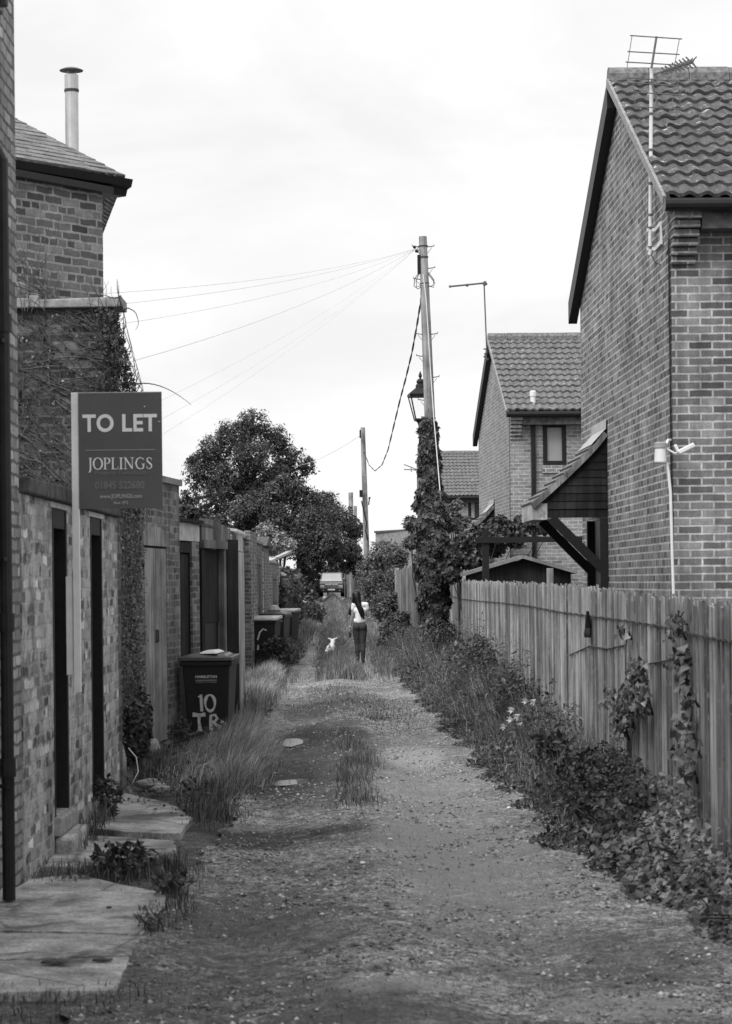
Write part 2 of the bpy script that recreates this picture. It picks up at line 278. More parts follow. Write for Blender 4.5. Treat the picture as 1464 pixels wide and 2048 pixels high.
def np_mesh(name, V, Fs, mat, parent=None, smooth=False):
    V = np.asarray(V, np.float32).reshape(-1, 3); me = bpy.data.meshes.new(name); me.vertices.add(len(V)); me.vertices.foreach_set('co', V.ravel())
    ns = np.concatenate([np.full(len(f), f.shape[1]) for f in Fs]); lv = np.concatenate([f.ravel() for f in Fs]).astype(np.int32)
    me.loops.add(len(lv)); me.loops.foreach_set('vertex_index', lv); me.polygons.add(len(ns)); st = np.concatenate([[0], np.cumsum(ns)[:-1]]).astype(np.int32)
    me.polygons.foreach_set('loop_start', st); me.update(calc_edges=True); me.validate()
    if smooth: me.polygons.foreach_set('use_smooth', [True]*len(me.polygons))
    return link(name, me, mat, parent, base=True)
def unit(a): return a/np.maximum(np.linalg.norm(a, axis=1, keepdims=True), 1e-9)
def leaf_arrays(P, size, nrm=None, axis=None, spread=1.0, shape='oval', sv=.35):
    P = np.asarray(P, float); n = len(P); rn = RNG.normal(size=(n, 3)); N = unit(rn if nrm is None else np.asarray(nrm)+rn*spread*.5)
    A = RNG.normal(size=(n, 3))*spread+(np.array([0, 0, -.4]) if axis is None else np.asarray(axis)); A = unit(A-(A*N).sum(1, keepdims=True)*N); B = np.cross(N, A)
    s = size*(1+sv*RNG.normal(size=(n, 1))).clip(.35, 2)
    if shape == 'oval': T = [(0, 0, 0), (-.3, .5, .06), (0, 1, -.12), (.3, .5, .06)]; FS = [(0, 2, 1), (0, 3, 2)]
    elif shape == 'ivy': T = [(0, 0, 0), (-.5, .12, .05), (-.3, .55, .04), (0, 1, -.15), (.3, .55, .04), (.5, .12, .05)]; FS = [(0, 2, 1), (0, 3, 2), (0, 4, 3), (0, 5, 4)]
    else: T = [(0, 0, 0), (-.12, .4, .04), (0, 1, -.2), (.12, .4, .04)]; FS = [(0, 2, 1), (0, 3, 2)]
    k = len(T); V = np.stack([P+s*(a*B+b*A+c*N) for a, b, c in T], 1).reshape(-1, 3)
    Fc = (np.array(FS)[None]+(np.arange(n)*k)[:, None, None]).reshape(-1, 3); return V, Fc
def leaves(name, P, size, mat, parent=None, **kw):
    V, Fc = leaf_arrays(P, size, **kw); return np_mesh(name, V, [Fc], mat, parent)
def blades(P, h, wd, lean=.35, wind=(0, 0), droop=.3):
    P = np.asarray(P, float); n = len(P); a = RNG.uniform(0, 2*np.pi, n); h = np.broadcast_to(h, n)*RNG.uniform(.55, 1.15, n); l = np.abs(RNG.normal(0, lean, n))
    D = np.stack([np.cos(a)*l+wind[0], np.sin(a)*l+wind[1], np.zeros(n)], 1); S = np.stack([-np.sin(a+.7), np.cos(a+.7), np.zeros(n)], 1)*(np.broadcast_to(wd, n)[:, None]/2)
    U = np.array([0, 0, 1.]); H = h[:, None]
    m = P+H*(.55*U+.3*D); t = P+H*((1-droop*l[:, None])*U+1.0*D)
    V = np.stack([P-S, P+S, m-S*.75, m+S*.75, t], 1).reshape(-1, 3); o = (np.arange(n)*5)[:, None]
    return V, (np.array([0, 1, 3, 2])[None]+o), (np.array([2, 3, 4])[None]+o)
def grass(name, P, h, wd, mat, parent=None, **kw):
    V, q4, q3 = blades(P, h, wd, **kw); return np_mesh(name, V, [q4, q3], mat, parent)
def on_ground(x, y, dz=-.01): return np.stack([x, y, gz(x, y)+dz], 1)
def blob_pts(c, r, n, shell=.55):
    d = unit(RNG.normal(size=(n, 3))); k = RNG.uniform(shell**3, 1, n)**(1/3); return np.asarray(c)+d*k[:, None]*np.asarray(r), d
def text_mesh(body, size, extrude=.001, bold=0, shear=0, spacing=1, align='CENTER'):
    c = bpy.data.curves.new('lettering', 'FONT'); c.body = body; c.size = size; c.extrude = extrude; c.offset = bold; c.shear = shear; c.space_character = spacing; c.align_x = align
    o = bpy.data.objects.new('lettering', c); COL.objects.link(o); dg = bpy.context.evaluated_depsgraph_get(); me = bpy.data.meshes.new_from_object(o.evaluated_get(dg)); bpy.data.objects.remove(o); bpy.data.curves.remove(c); return me
def text(name, body, size, loc, rz, mat, parent, wid=None, **kw):         # upright lettering facing -Y (rotated by rz), baseline at loc
    me = text_mesh(body, size, **kw)
    a = np.empty(len(me.vertices)*3); me.vertices.foreach_get('co', a); x = a.reshape(-1, 3)[:, 0]; sx = 1 if wid is None else wid/(x.max()-x.min())
    me.transform(Matrix.Translation(loc) @ Matrix.Rotation(rz, 4, 'Z') @ Matrix.Rotation(R(90), 4, 'X') @ Matrix.Scale(sx, 4, (1, 0, 0))); return link(name, me, mat, parent)
def skin_mesh(nodes, edges, root, voxel=.008, sub=1):     # one continuous surface fused from tapered limbs
    mb = MB(); n = 12
    for e in edges:
        for a, c in zip(e[:-1], e[1:]):
            (p, r), (q_, s_) = nodes[a], nodes[c]; p, q_ = Vector(p), Vector(q_); d = q_-p; L = d.length
            if L < 1e-6: continue
            d /= L; u = d.orthogonal().normalized(); w_ = d.cross(u); o = len(mb.v); rings = []
            for i in range(1, 5): t_ = -math.cos(i*math.pi/8); rings.append((t_*r, r*math.sin(i*math.pi/8)))
            for i in range(4, 8): t_ = -math.cos(i*math.pi/8); rings.append((L+t_*s_, s_*math.sin(i*math.pi/8)))
            mb.v.append(tuple(p-d*r))
            for t_, rr in rings:
                for j in range(n): a2 = 2*math.pi*j/n; mb.v.append(tuple(p+d*t_+(u*math.cos(a2)+w_*math.sin(a2))*rr))
            mb.v.append(tuple(q_+d*s_)); k = len(rings); top = o+1+k*n
            for j in range(n):
                j2 = (j+1) % n; mb.f.append((o, o+1+j2, o+1+j)); mb.f.append((top, o+1+(k-1)*n+j, o+1+(k-1)*n+j2))
                for i in range(k-1): mb.f.append((o+1+i*n+j, o+1+i*n+j2, o+1+(i+1)*n+j2, o+1+(i+1)*n+j))
    me = bpy.data.meshes.new('skin'); me.from_pydata(mb.v, [], mb.f); o = bpy.data.objects.new('skin', me); COL.objects.link(o)
    m = o.modifiers.new('r', 'REMESH'); m.mode = 'VOXEL'; m.voxel_size = voxel; m = o.modifiers.new('sm', 'SMOOTH'); m.iterations = 3; m.factor = .4
    dg = bpy.context.evaluated_depsgraph_get(); r = bpy.data.meshes.new_from_object(o.evaluated_get(dg)); bpy.data.objects.remove(o); r.polygons.foreach_set('use_smooth', [True]*len(r.polygons)); return r
def copy_tree(o, parent=None):
    c = o.copy(); COL.objects.link(c); c.parent = parent
    for ch in list(o.children): copy_tree(ch, c)
    return c
def onX(X, px): return (abs(X)*F/abs(px-CX))        # depth where a wall plane x = X shows at column px (horizon level)
# ================================================================ SETTING: ground, lane, slabs, puddles
ys = np.concatenate([np.arange(-20, 8, 2), np.arange(8, 70, .5), np.arange(70, 200, 4), np.arange(200, 1600, 100)]); xs = np.concatenate([np.arange(-900, -20, 80), np.arange(-20, -3, 1.), np.arange(-3, 3.01, .2), np.arange(4, 20, 1.), np.arange(20, 900, 80)])
XX, YY = np.meshgrid(xs, ys); ZZ = gz(XX, YY)-.03; nx, ny = len(xs), len(ys); idx = np.arange(nx*ny).reshape(ny, nx)
quads = np.stack([idx[:-1, :-1], idx[:-1, 1:], idx[1:, 1:], idx[1:, :-1]], -1).reshape(-1, 4)
o = np_mesh('ground', np.stack([XX, YY, ZZ], -1), [quads], M['soil'], smooth=True); tag(o, 'dark bare soil either side of the back lane', 'ground', kind='structure')
def lane_l(y): return np.interp(y, [3, 12, 17, 24, 30, 51, 100, 200], [-1.35, -1.2, -1.0, -1.15, -1.3, -1.6, -2.3, -4.2])
def lane_r(y): return np.interp(y, [3, 12, 17, 24, 30, 51, 100, 200], [1.95, 1.75, 1.45, 1.2, 1.0, .42, -.4, -2.0])
ys = np.concatenate([np.arange(3, 9, .2), np.arange(9, 34, .045), np.arange(34, 45, .12), np.arange(45, 90, .4), np.arange(90, 200, 2)]); tt = np.linspace(0, 1, 90); YY, TT = np.meshgrid(ys, tt, indexing='ij'); XX = lane_l(YY)*(1-TT)+lane_r(YY)*TT
XX += (np.abs(TT-.5) > .49)*.06*np.sin(YY*3.1)*np.cos(YY*7.7)
XX[:, 1:-1] += RNG.normal(0, .006, XX[:, 1:-1].shape); ZZ = gz(XX, YY)+.005*np.sin(13*XX+5*YY)*np.sin(11*YY-4*XX)+RNG.normal(0, .0042, XX.shape)*(YY < 45); ny, nx = XX.shape; idx = np.arange(nx*ny).reshape(ny, nx)
for (pcx, pcy, prx, pry) in ((-.84, 26.4, .2, .95), (-.72, 21.1, .2, .45)): ZZ -= .07*np.exp(-(((XX-pcx)/prx)**2+((YY-pcy)/pry)**2)**2)
quads = np.stack([idx[:-1, :-1], idx[:-1, 1:], idx[1:, 1:], idx[1:, :-1]], -1).reshape(-1, 4)
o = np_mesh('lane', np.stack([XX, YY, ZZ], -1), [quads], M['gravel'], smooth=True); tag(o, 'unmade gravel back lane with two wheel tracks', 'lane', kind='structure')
def slab(pts, label, th=.03):
    P = [gp(*p) for p in pts]; out = []
    for a, b in zip(P, P[1:]+P[:1]):
        L = (b-a).length; n = max(2, int(L/.12))
        for i in range(n):
            q = a.lerp(b, i/n); j = (.03 if random.random() < .12 else .006) if i else .004; out.append((q.x+random.uniform(-j, j), q.y+random.uniform(-j, j)*1.5))
    z = sum(g1(x, y) for x, y in out)/len(out)+.004; o = MB().prism(out, -.1, z+th*.25).build('path', M['concrete'], bevel=.006); return tag(o, label, 'concrete slab', kind='structure')
slab([(-60, 1830), (60, 1762), (160, 1752), (240, 1772), (332, 1788), (330, 1815), (300, 1850), (282, 1872), (-60, 1862)], 'cracked concrete slab below the black downpipe')
slab([(-60, 1866), (281, 1876), (262, 1915), (-60, 1925)], 'middle concrete slab of the foreground path')
slab([(-60, 1928), (260, 1918), (245, 1950), (228, 1985), (-60, 1990)], 'broken edged concrete slab nearest the camera')
slab([(120, 1700), (160, 1672), (350, 1684), (352, 1708), (300, 1718), (150, 1738), (85, 1735)], 'pale concrete slab in front of the stone door sill')
slab([(170, 1660), (205, 1615), (250, 1590), (330, 1608), (385, 1640), (360, 1672), (250, 1668)], 'mossy concrete slab beyond the door sill')
def puddle(cx, cy, rx, ry, lab):
    n = 40; z = g1(cx, cy)-.018; pts = []
    for i in range(n):
        a = 2*math.pi*i/n; k = .95+.14*math.sin(2*a+cx*9)+.10*math.sin(3*a+cy)+.05*math.sin(7*a+cx); pts.append((cx+rx*k*math.cos(a), cy+ry*k*math.sin(a), z))
    o = MB().add(pts, [tuple(range(n))]).build('puddle', M['water']); tag(o, lab, 'puddle', kind='structure')
puddle(-.84, 26.4, .14, .62, 'small puddle in the left wheel track, farther one'); puddle(-.72, 21.1, .17, .3, 'small bright puddle in the left wheel track, nearer one')
# loose stones and clods
def stones(name, lab, n, yr, smin, smax, mat, xr=(-1.3, 1.9)):
    u = RNG.uniform(0, 1, n); y = yr[0]*(yr[1]/yr[0])**u; x = RNG.uniform(lane_l(y), lane_r(y)); s = smin*(smax/smin)**(RNG.uniform(0, 1, n)**2.4); k_ = np.sin(x*2.9+y*1.1)+np.sin(y*1.9-x*3.7)+np.sin(x*7+y*4.3)*.6+RNG.normal(0, .6, n) > -.1; x, y, s = x[k_], y[k_], s[k_]
    for (a_, b_, c_, d_) in ((-.84, 26.4, .26, 1.1), (-.72, 21.1, .28, .6)):
        k_ = ((x-a_)/c_)**2+((y-b_)/d_)**2 > 1; x, y, s = x[k_], y[k_], s[k_]
    n = len(x)
    ico = np.array([(1, 0, 0), (-1, 0, 0), (0, 1, 0), (0, -1, 0), (0, 0, 1), (0, 0, -1)], float); f = np.array([(0, 2, 4), (2, 1, 4), (1, 3, 4), (3, 0, 4), (2, 0, 5), (1, 2, 5), (3, 1, 5), (0, 3, 5)])
    V = ico[None]*RNG.uniform(.6, 1.3, (n, 6, 1))*s[:, None, None]*np.array([1, 1, .55]); a = RNG.uniform(0, 6.28, n); c, d = np.cos(a)[:, None], np.sin(a)[:, None]
    V = np.stack([V[..., 0]*c-V[..., 1]*d, V[..., 0]*d+V[..., 1]*c, V[..., 2]], -1)+np.stack([x, y, gz(x, y)+s*.15], 1)[:, None]
    o = np_mesh(name, V, [(f[None]+(np.arange(n)*6)[:, None, None]).reshape(-1, 3)], mat); return tag(o, lab, 'gravel', kind='stuff')
q = NT('loose_stone'); M['loose'] = q.col(q.val(q.ramp(q.island(), [(0, .08), (.4, .2), (.8, .36), (1, .7)]), 'MULTIPLY', q.rng(q.noise(q.pos(), 80, 3), .3, .7, .8, 1.2)), .9)
stones('gravel', 'loose pale and dark stones scattered over the lane', 52000, (8.5, 48), .0035, .021, M['loose'])
# ================================================================ LEFT SIDE
t = thing('brick_house', 'tall old pale brick building with black downpipe cut off at the very edge', 'building', (-2.05, 8, 0))
MB().box(-7, -2.05, -3, 13.92, -.2, 7.2).build('wall', M['brick_house_old'], t)
mb = MB(); px_ = -1.985; yp = 12.95; zt = at(8, 312, yp).z
mb.tube([(px_-.06, yp, zt+.11), (px_-.04, yp, zt+.06), (px_, yp, zt-.02), (px_, yp, .02)], .036, 10)
for z in (5.0, 3.2, 1.55, .75): mb.tube([(px_, yp, z-.05), (px_, yp, z+.05)], .046, 10)
dp = mb.build('downpipe', M['pipe'], t, smooth=False)
for z in (4.9, 3.1, 1.9, .65): MB().beam((px_-.066, yp, z), (px_+.01, yp-.05, z), .03, .02).build('bracket', M['pipe'], dp)
# garden wall with two doors
WX = -2.04; D1 = (15.29, 16.03); D2 = (17.4, 18.16); Y0 = 13.925; Y1 = 19.3
t = thing('garden_wall', 'limewashed brick wall with two recessed black doors beside the lane', 'wall', (WX, 16, 0))
MB().wall((WX, Y0), (WX, Y1), -.2, 2.30, .24, [(D1[0]-Y0, D1[1]-Y0, .24, 2.26), (D2[0]-Y0, D2[1]-Y0, .16, 2.26)]).build('wall', M['brick_wash'], t)
mb = MB()
ya = Y0
while ya < Y1-.05:
    yb = min(ya+random.uniform(.7, .95), Y1); mb.box(WX-.29, WX+.055, ya+.004, yb-.004, 2.303, 2.40+random.uniform(-.006, .006)); ya = yb
mb.build('coping', M['stone_dark'], t, bevel=.012)
for (a, b), zz in ((D1, .24), (D2, .16)):
    MB().box(WX-.22, WX+.008, a-.1, b+.12, 2.262, 2.302-.004).build('lintel', M['render'], t)
    mb = MB(); x = WX-.13
    for i in range(5):
        y = a+.05+(b-a-.1)*i/5; mb.box(x-.03, x, y+.002, y+(b-a-.1)/5-.002, zz+.01, 2.12)
    d = mb.build('door', M['black'], t, bevel=.003)
    MB().box(x-.04, WX+.004, a+.001, a+.05, zz, 2.255).box(x-.04, WX+.004, b-.07, b-.001, zz, 2.255).box(x-.04, WX-.002, a+.05, b-.07, 2.13, 2.255).build('door_frame', M['black'], d)
    MB().tube([(x+.005, a+.14, 1.1), (x+.035, a+.14, 1.1), (x+.035, a+.14, 1.22), (x+.005, a+.14, 1.22)], .008, 6).build('handle', M['rust'], d)
    MB().box(WX-.22, WX+.05, a-.05, b+.06, zz-.12, zz-.002).build('door_sill', M['stone'], t, bevel=.015)
# stone step block under the first door
o = MB().box(WX+.003, WX+.12, D1[0]-.02, D1[1]+.1, -.1, .115).build('step_block', M['concrete'], bevel=.02); tag(o, 'worn pale stone step below the nearer black door', 'step')
# perpendicular tall wall grown over with bare creeper
CY = 19.35
t = thing('yard_wall', 'tall sooty brick wall under pale coping covered in bare creeper', 'wall', (-3.2, CY, 0))
MB().box(-5.2, -2.05, CY, CY+.3, -.2, 4.03).build('wall', M['brick_sooty'], t)
MB().hexa([(-5.2, CY-.06, 4.033), (-2.71, CY-.06, 4.033), (-2.71, CY+.36, 4.033), (-5.2, CY+.36, 4.033)], [(-5.2, CY-.06, 4.10), (-2.71, CY-.06, 4.115), (-2.71, CY+.36, 4.115), (-5.2, CY+.36, 4.1)]).hexa([(-2.70, CY-.06, 4.033), (-1.98, CY-.06, 4.033), (-1.98, CY+.36, 4.033), (-2.70, CY+.36, 4.033)], [(-2.70, CY-.06, 4.10), (-1.98, CY-.06, 4.12), (-1.98, CY+.36, 4.12), (-2.70, CY+.36, 4.1)]).box(-2.74, -2.66, CY-.075, CY+.37, 4.036, 4.135).build('coping', M['stone'], t, bevel=.01)
def vine(mb, p, dirv, n, step, wob, r, bound, grav=0, branch=.12, depth=0):
    pts = [Vector(p)]; d = Vector(dirv).normalized()
    for i in range(n):
        d = (d+Vector((random.gauss(0, wob), 0, random.gauss(0, wob)+grav))).normalized(); q_ = pts[-1]+d*step; q_.x = max(-3.4, min(q_.x, -2.03 if q_.z < 4.02 else -2.5)); q_.z = min(q_.z, 4.7+.15*math.sin(q_.x*9)); q_.y = bound(q_)+random.uniform(-.012, .004); pts.append(q_)
        if depth < 2 and random.random() < branch: vine(mb, q_, d+Vector((random.uniform(-.8, .8), 0, random.uniform(-.8, .8))), int(n*.55), step, wob*1.2, r*.65, bound, grav, branch, depth+1)
    mb.tube(pts, [r*(1-.7*i/n) for i in range(n+1)], 4)
mb = MB(); fb = lambda q_: CY-.012
for i in range(70):
    z = random.uniform(2.35, 4.0); x = random.uniform(-2.25, -2.08) if i % 3 else random.uniform(-3.1, -2.3); vine(mb, (x, CY, z if i % 3 else 2.4), (-1, 0, random.uniform(.15, 1.1)), random.randint(10, 22), .065, .16, random.uniform(.004, .009), fb, .012)
for i in range(12): vine(mb, (random.uniform(-3.05, -2.55), CY, 3.95), (random.uniform(-.3, .2), 0, 1), random.randint(4, 8), .06, .2, .004, lambda q_: CY-.07 if q_.z < 4.15 else CY+.02, .02)
c = thing('creeper', 'leafless creeper stems spread over the tall sooty wall', 'creeper', (-2.5, CY-.03, 2.4)); mb.build('stem', M['stem_pale'], c)
# bushy end of the creeper at the wall's lane end: dense fine twigs with small leaves, wider towards the bottom
mb = MB()
def edge_x(z): return np.interp(z, [2.2, 2.9, 3.35, 3.8, 4.15], [-1.82, -1.80, -1.865, -1.98, -2.05])
for i in range(280):
    z = random.uniform(2.4, 3.9); p = Vector((random.uniform(-2.15, edge_x(z)), CY-random.uniform(.03, .16), z)); pts = [p]
    d = Vector((random.uniform(-.5, .35), random.uniform(-.3, .3), random.uniform(-.6, 1))).normalized()
    for j in range(7):
        d = (d+Vector((random.gauss(0, .25), random.gauss(0, .2), random.gauss(.02, .25)))).normalized(); q_ = pts[-1]+d*.06; q_.x = min(q_.x, edge_x(q_.z)+.05); q_.y = min(q_.y, CY-.02); pts.append(q_)
    mb.tube(pts, [.005, .0045, .004, .004, .003, .003, .002, .0015], 3)
for (a, b_) in (((-1.98, 4.0), 0), ((-1.93, 3.6), 1), ((-1.87, 3.4), 2), ((-1.98, 4.1), 3)):
    pts = [Vector((a[0], CY-.06, a[1]))]; dd = Vector([(.5, 0, .9), (.4, .1, .5), (1, 0, .25), (.1, 0, 1)][b_])
    for j in range(10):
        dd += Vector((.05 if b_ == 2 else random.gauss(-.02, .3), 0, -.15 if b_ == 2 else random.gauss(-.05, .3))); pts.append(pts[-1]+dd.normalized()*(.028 if b_ != 2 else .05))
    mb.tube(pts, [.0055*(1-.07*k) for k in range(11)], 4)
mb.build('twig', M['stem'], c)
n = 3600; z = RNG.uniform(2.3, 4.0, n); x = edge_x(z)-np.abs(RNG.normal(0, .09, n)); leaves('foliage', np.stack([x, CY-RNG.uniform(.02, .2, n), z], 1), .022, M['dry_leaf'], c, shape='ivy')
n = 900; leaves('withered_foliage', np.stack([RNG.uniform(-3.3, -2.1, n), np.full(n, CY-.03), RNG.uniform(2.4, 4.0, n)], 1), .02, M['dry_leaf'], c, shape='ivy')
# outbuilding with slate roof behind, corner turned to the lane
a = Vector((-3.25, 20.45)); b = Vector((-2.385, 21.6)); d = (b-a).normalized(); EZ = 5.36
t = thing('brick_outbuilding', 'brick outbuilding with slate roof black gutter and steel flue', 'building', (-3.5, 22, 0))
MB().prism([tuple(a), tuple(b), (-3.05, 26), (-6, 26), (-6, 20.45)], -.2, EZ).build('wall', M['brick_old'], t)
ap = at(-60, 190, 22.6)
gc = at(250, 353, 21.75); gl = Vector((-3.75, 19.95, gc.z)); mb = MB(); rows = 16; back = Vector((-2.95, 26.2, gc.z)); apb = Vector((-4.4, 26.2, ap.z))
def slates(mb, e0, e1, r0, r1, rows, th=.009, cw=.22):
    for i in range(rows):
        t0, t1 = i/rows, (i+1.15)/rows; t1 = min(t1, 1); A0, A1 = e0.lerp(r0, t0), e1.lerp(r1, t0); B0, B1 = e0.lerp(r0, t1), e1.lerp(r1, t1); nrm = (A1-A0).cross(B0-A0).normalized(); L = (A1-A0).length; n_ = max(1, int(L/cw)); off = (i % 2)*.5
        for k in range(-1, n_+1):
            u0, u1 = max(0, (k+off)/n_+.002), min(1, (k+1+off)/n_-.002)
            if u1-u0 < .01: continue
            lift = th+random.uniform(0, .006); dn = random.uniform(-.006, .006)
            p = [A0.lerp(A1, u0)+nrm*lift, A0.lerp(A1, u1)+nrm*(lift+dn), B0.lerp(B1, u1)+nrm*.004, B0.lerp(B1, u0)+nrm*.004, A0.lerp(A1, u0), A0.lerp(A1, u1)]
            mb.add(p, [(0, 1, 2, 3), (4, 5, 1, 0), (4, 0, 3), (5, 2, 1)])
slates(mb, gl, gc, ap+Vector((-.4, -.3, 0)), ap, rows); slates(mb, gc, back, ap, apb, rows)
rf = mb.build('roof', M['slate'], t)
mb = MB(); off = Vector((d.y, -d.x, 0))
g0, g1_ = Vector((gl.x, gl.y, gc.z-.06)), Vector((gc.x+.02, gc.y+.02, gc.z-.06))
prof = [(-.16, -.12), (-.02, -.12), (.0, -.06), (.05, -.04), (.07, .03), (.0, .03), (-.16, .04)]
ends = []
for P in (g0, g1_): ends.append([P+off*u+Vector((0, 0, v)) for u, v in prof])
n = len(prof); mb.add(ends[0]+ends[1], [tuple(range(n)), tuple(range(n, 2*n))[::-1]]+[(i, n+i, n+(i+1) % n, (i+1) % n) for i in range(n)])
mb.beam(a.to_3d()+off*.05+Vector((0, 0, gc.z-.155)), b.to_3d()+off*.05+Vector((.03, .04, gc.z-.155)), .09, .06)
mb.build('gutter', M['black_pl'], t)
fp = at(144.5, 312, 22.1); zt = at(144, 150, 22.1).z
fl = MB().lathe((fp.x, fp.y, 0), [(.063, fp.z-.15), (.063, zt-.14), (.066, zt-.139), (.066, zt)], 16).build('flue', M['steel'], t, smooth=False)
zc = at(144, 142, 22.1).z; MB().lathe((fp.x, fp.y, zc), [(.111, 0), (.113, .005), (.07, .024), (.02, .036), (.001, .038)], 18).build('cap', M['alu_dark'], fl)
MB().lathe((fp.x, fp.y, zt-.148), [(.068, -.014), (.07, 0), (.068, .014)], 16).build('band', M['rust'], fl)
MB().tube([(fp.x-.03, fp.y, zt-.02), (fp.x-.03, fp.y, zc+.01)], .008, 6).build('strut', M['alu'], fl); MB().tube([(fp.x+.035, fp.y+.03, zt-.02), (fp.x+.035, fp.y+.03, zc+.01)], .005, 6).build('strut', M['alu'], fl)
MB().lathe((fp.x, fp.y, fp.z-.05), [(.15, -.1), (.07, .05), (.064, .06)], 12).build('flashing', M['lead'], fl)
# outhouse with grey double door
t = thing('brick_outhouse', 'brick outhouse with a faded grey double door and dry creeper', 'outhouse', (-2.4, 24, 0))
s0, s1, s2 = Vector((-2.36, 19.66)), Vector((-2.34, 24.2)), Vector((-2.105, 26.6)); dd = (s2-s1).normalized()
dl = .32; dr = dl+1.27
MB().wall(s0, s1, -.2, 2.86, .3).wall(s1, s2, -.2, 2.86, .3, [(dl, dr, .02, 2.16)]).build('wall', M['brick_yard'], t)
mb = MB().wall(s0+Vector((.02, 0)), s1+Vector((.03, 0)), 2.862, 2.93, .36).wall(s1+Vector((.03, 0)), s2+Vector((.035, .03)), 2.862, 2.93, .36); mb.build('coping', M['stone'], t, bevel=.01)
nn = Vector((-dd.y, dd.x)); P_ = lambda u, off_: s1+dd*u+nn*off_
for k in (0, 1):
    mb = MB(); u0 = dl+.01+k*.635; w_ = .615
    for i in range(4): mb.wall(P_(u0+w_*i/4+.002, .004), P_(u0+w_*(i+1)/4-.002, .004), .06, 2.14, .035)
    df = mb.build('door', M['door_grey'], t)
    hp = P_(u0+(.57 if k == 0 else .04), .04); MB().tube([(hp.x, hp.y, 1.12), (hp.x+.05, hp.y, 1.14), (hp.x+.05, hp.y, 1.26), (hp.x, hp.y, 1.28)], .009, 6).build('handle', M['rust'], df)
mb = MB()
for i in range(8):
    u0 = dl-.1+(dr-dl+.2)*i/8; u1 = dl-.1+(dr-dl+.2)*(i+1)/8; s_ = lambda u: .07*(1-((u-(dl+dr)/2)/.75)**2)
    q0, q1, q2, q3 = P_(u0, -.012), P_(u1, -.012), P_(u1, .02), P_(u0, .02)
    mb.hexa([(q0.x, q0.y, 2.165), (q1.x, q1.y, 2.165), (q2.x, q2.y, 2.165), (q3.x, q3.y, 2.165)], [(q0.x, q0.y, 2.3+s_(u0)), (q1.x, q1.y, 2.3+s_(u1)), (q2.x, q2.y, 2.3+s_(u1)), (q3.x, q3.y, 2.3+s_(u0))])
mb.build('lintel', M['door_grey'], t, weld=True)
# dry creeper on the outhouse
c = thing('creeper', 'tangled dry creeper hanging beside the grey double door', 'creeper', (-2.3, 23, 0)); mb = MB()
for i in range(150):
    y = random.uniform(20.2, 24.0); p = Vector((-2.33, y, random.uniform(.3, 2.9))); pts = [p]; d_ = Vector((0, random.uniform(-.3, .3), random.choice((-1, 1))))
    for j in range(9): d_ = (d_+Vector((0, random.gauss(0, .35), random.gauss(0, .2)))).normalized(); q_ = pts[-1]+d_*.09; q_.y = min(q_.y, 24.2); q_.x = -2.335+abs(random.gauss(.02, .03)); q_.z = min(max(q_.z, .1), 3); pts.append(q_)
    mb.tube(pts, [.006*(1-.08*k) for k in range(10)], 3)
mb.build('stem', M['stem_pale'], c)
n = 11000; yy = RNG.uniform(20.2, 24.15, n); zz = RNG.uniform(.05, 2.95, n)**1.0; keep = RNG.uniform(0, 1, n) < .45+.55*(np.sin(yy*5+zz*3)*.5+.5); yy, zz = yy[keep], zz[keep]
leaves('foliage', np.stack([-2.335+np.abs(RNG.normal(.02, .035, len(yy))), yy, zz], 1), .024, M['dry_leaf'], c, shape='ivy', nrm=np.tile([1, -.5, .3], (len(yy), 1)), axis=(0, 0, -1))
c = thing('ivy_plant', 'dark ivy at the foot of the outhouse wall near the waste pipe', 'ivy', (-2.1, 22.5, 0))
n = 1500; P, dn = blob_pts((-2.2, 22.6, .4), (.12, .6, .36), n, .3); leaves('foliage', P, .04, M['ivy'], c, shape='ivy', nrm=dn)
b0 = gp(243, 1580); o = MB().tube([(b0.x, b0.y, -.05), (b0.x, b0.y, .28), (b0.x-.02, b0.y, .36), (b0.x-.09, b0.y+.03, .42)], .045, 10).build('waste_pipe', M['concrete'], smooth=True); tag(o, 'short bent clay waste pipe at the wall foot', 'pipe')
o = MB().tube([(b0.x+.06, b0.y, .36), (b0.x+.13, b0.y-.02, .28), (b0.x+.15, b0.y-.05, .16), (b0.x+.08, b0.y-.1, .02)], .0055, 5).build('hose', M['white_pl'], smooth=True); tag(o, 'thin pale hose curling down beside the waste pipe', 'hose')
for (px, py, sx, sy, sz, lab) in ((303, 1525, .1, .16, .11, 'rounded stone leaning below the grey double door'), (300, 1583, .14, .1, .05, 'flat broken stone on the verge by the waste pipe'), (322, 1590, .09, .07, .04, 'pale lump of rubble beside the broken stone')):
    p = gp(px, py); b_ = bmesh.new(); bmesh.ops.create_icosphere(b_, subdivisions=2, radius=1)
    for v in b_.verts: v.co = Vector((v.co.x*sx*random.uniform(.85, 1.12), v.co.y*sy*random.uniform(.85, 1.12), v.co.z*sz*random.uniform(.8, 1.1)))+p+Vector((0, 0, sz*.6+g1(p.x, p.y)))
    me = bpy.data.meshes.new('stone'); b_.to_mesh(me); b_.free(); tag(link('stone', me, M['stone'], base=True), lab, 'stone')
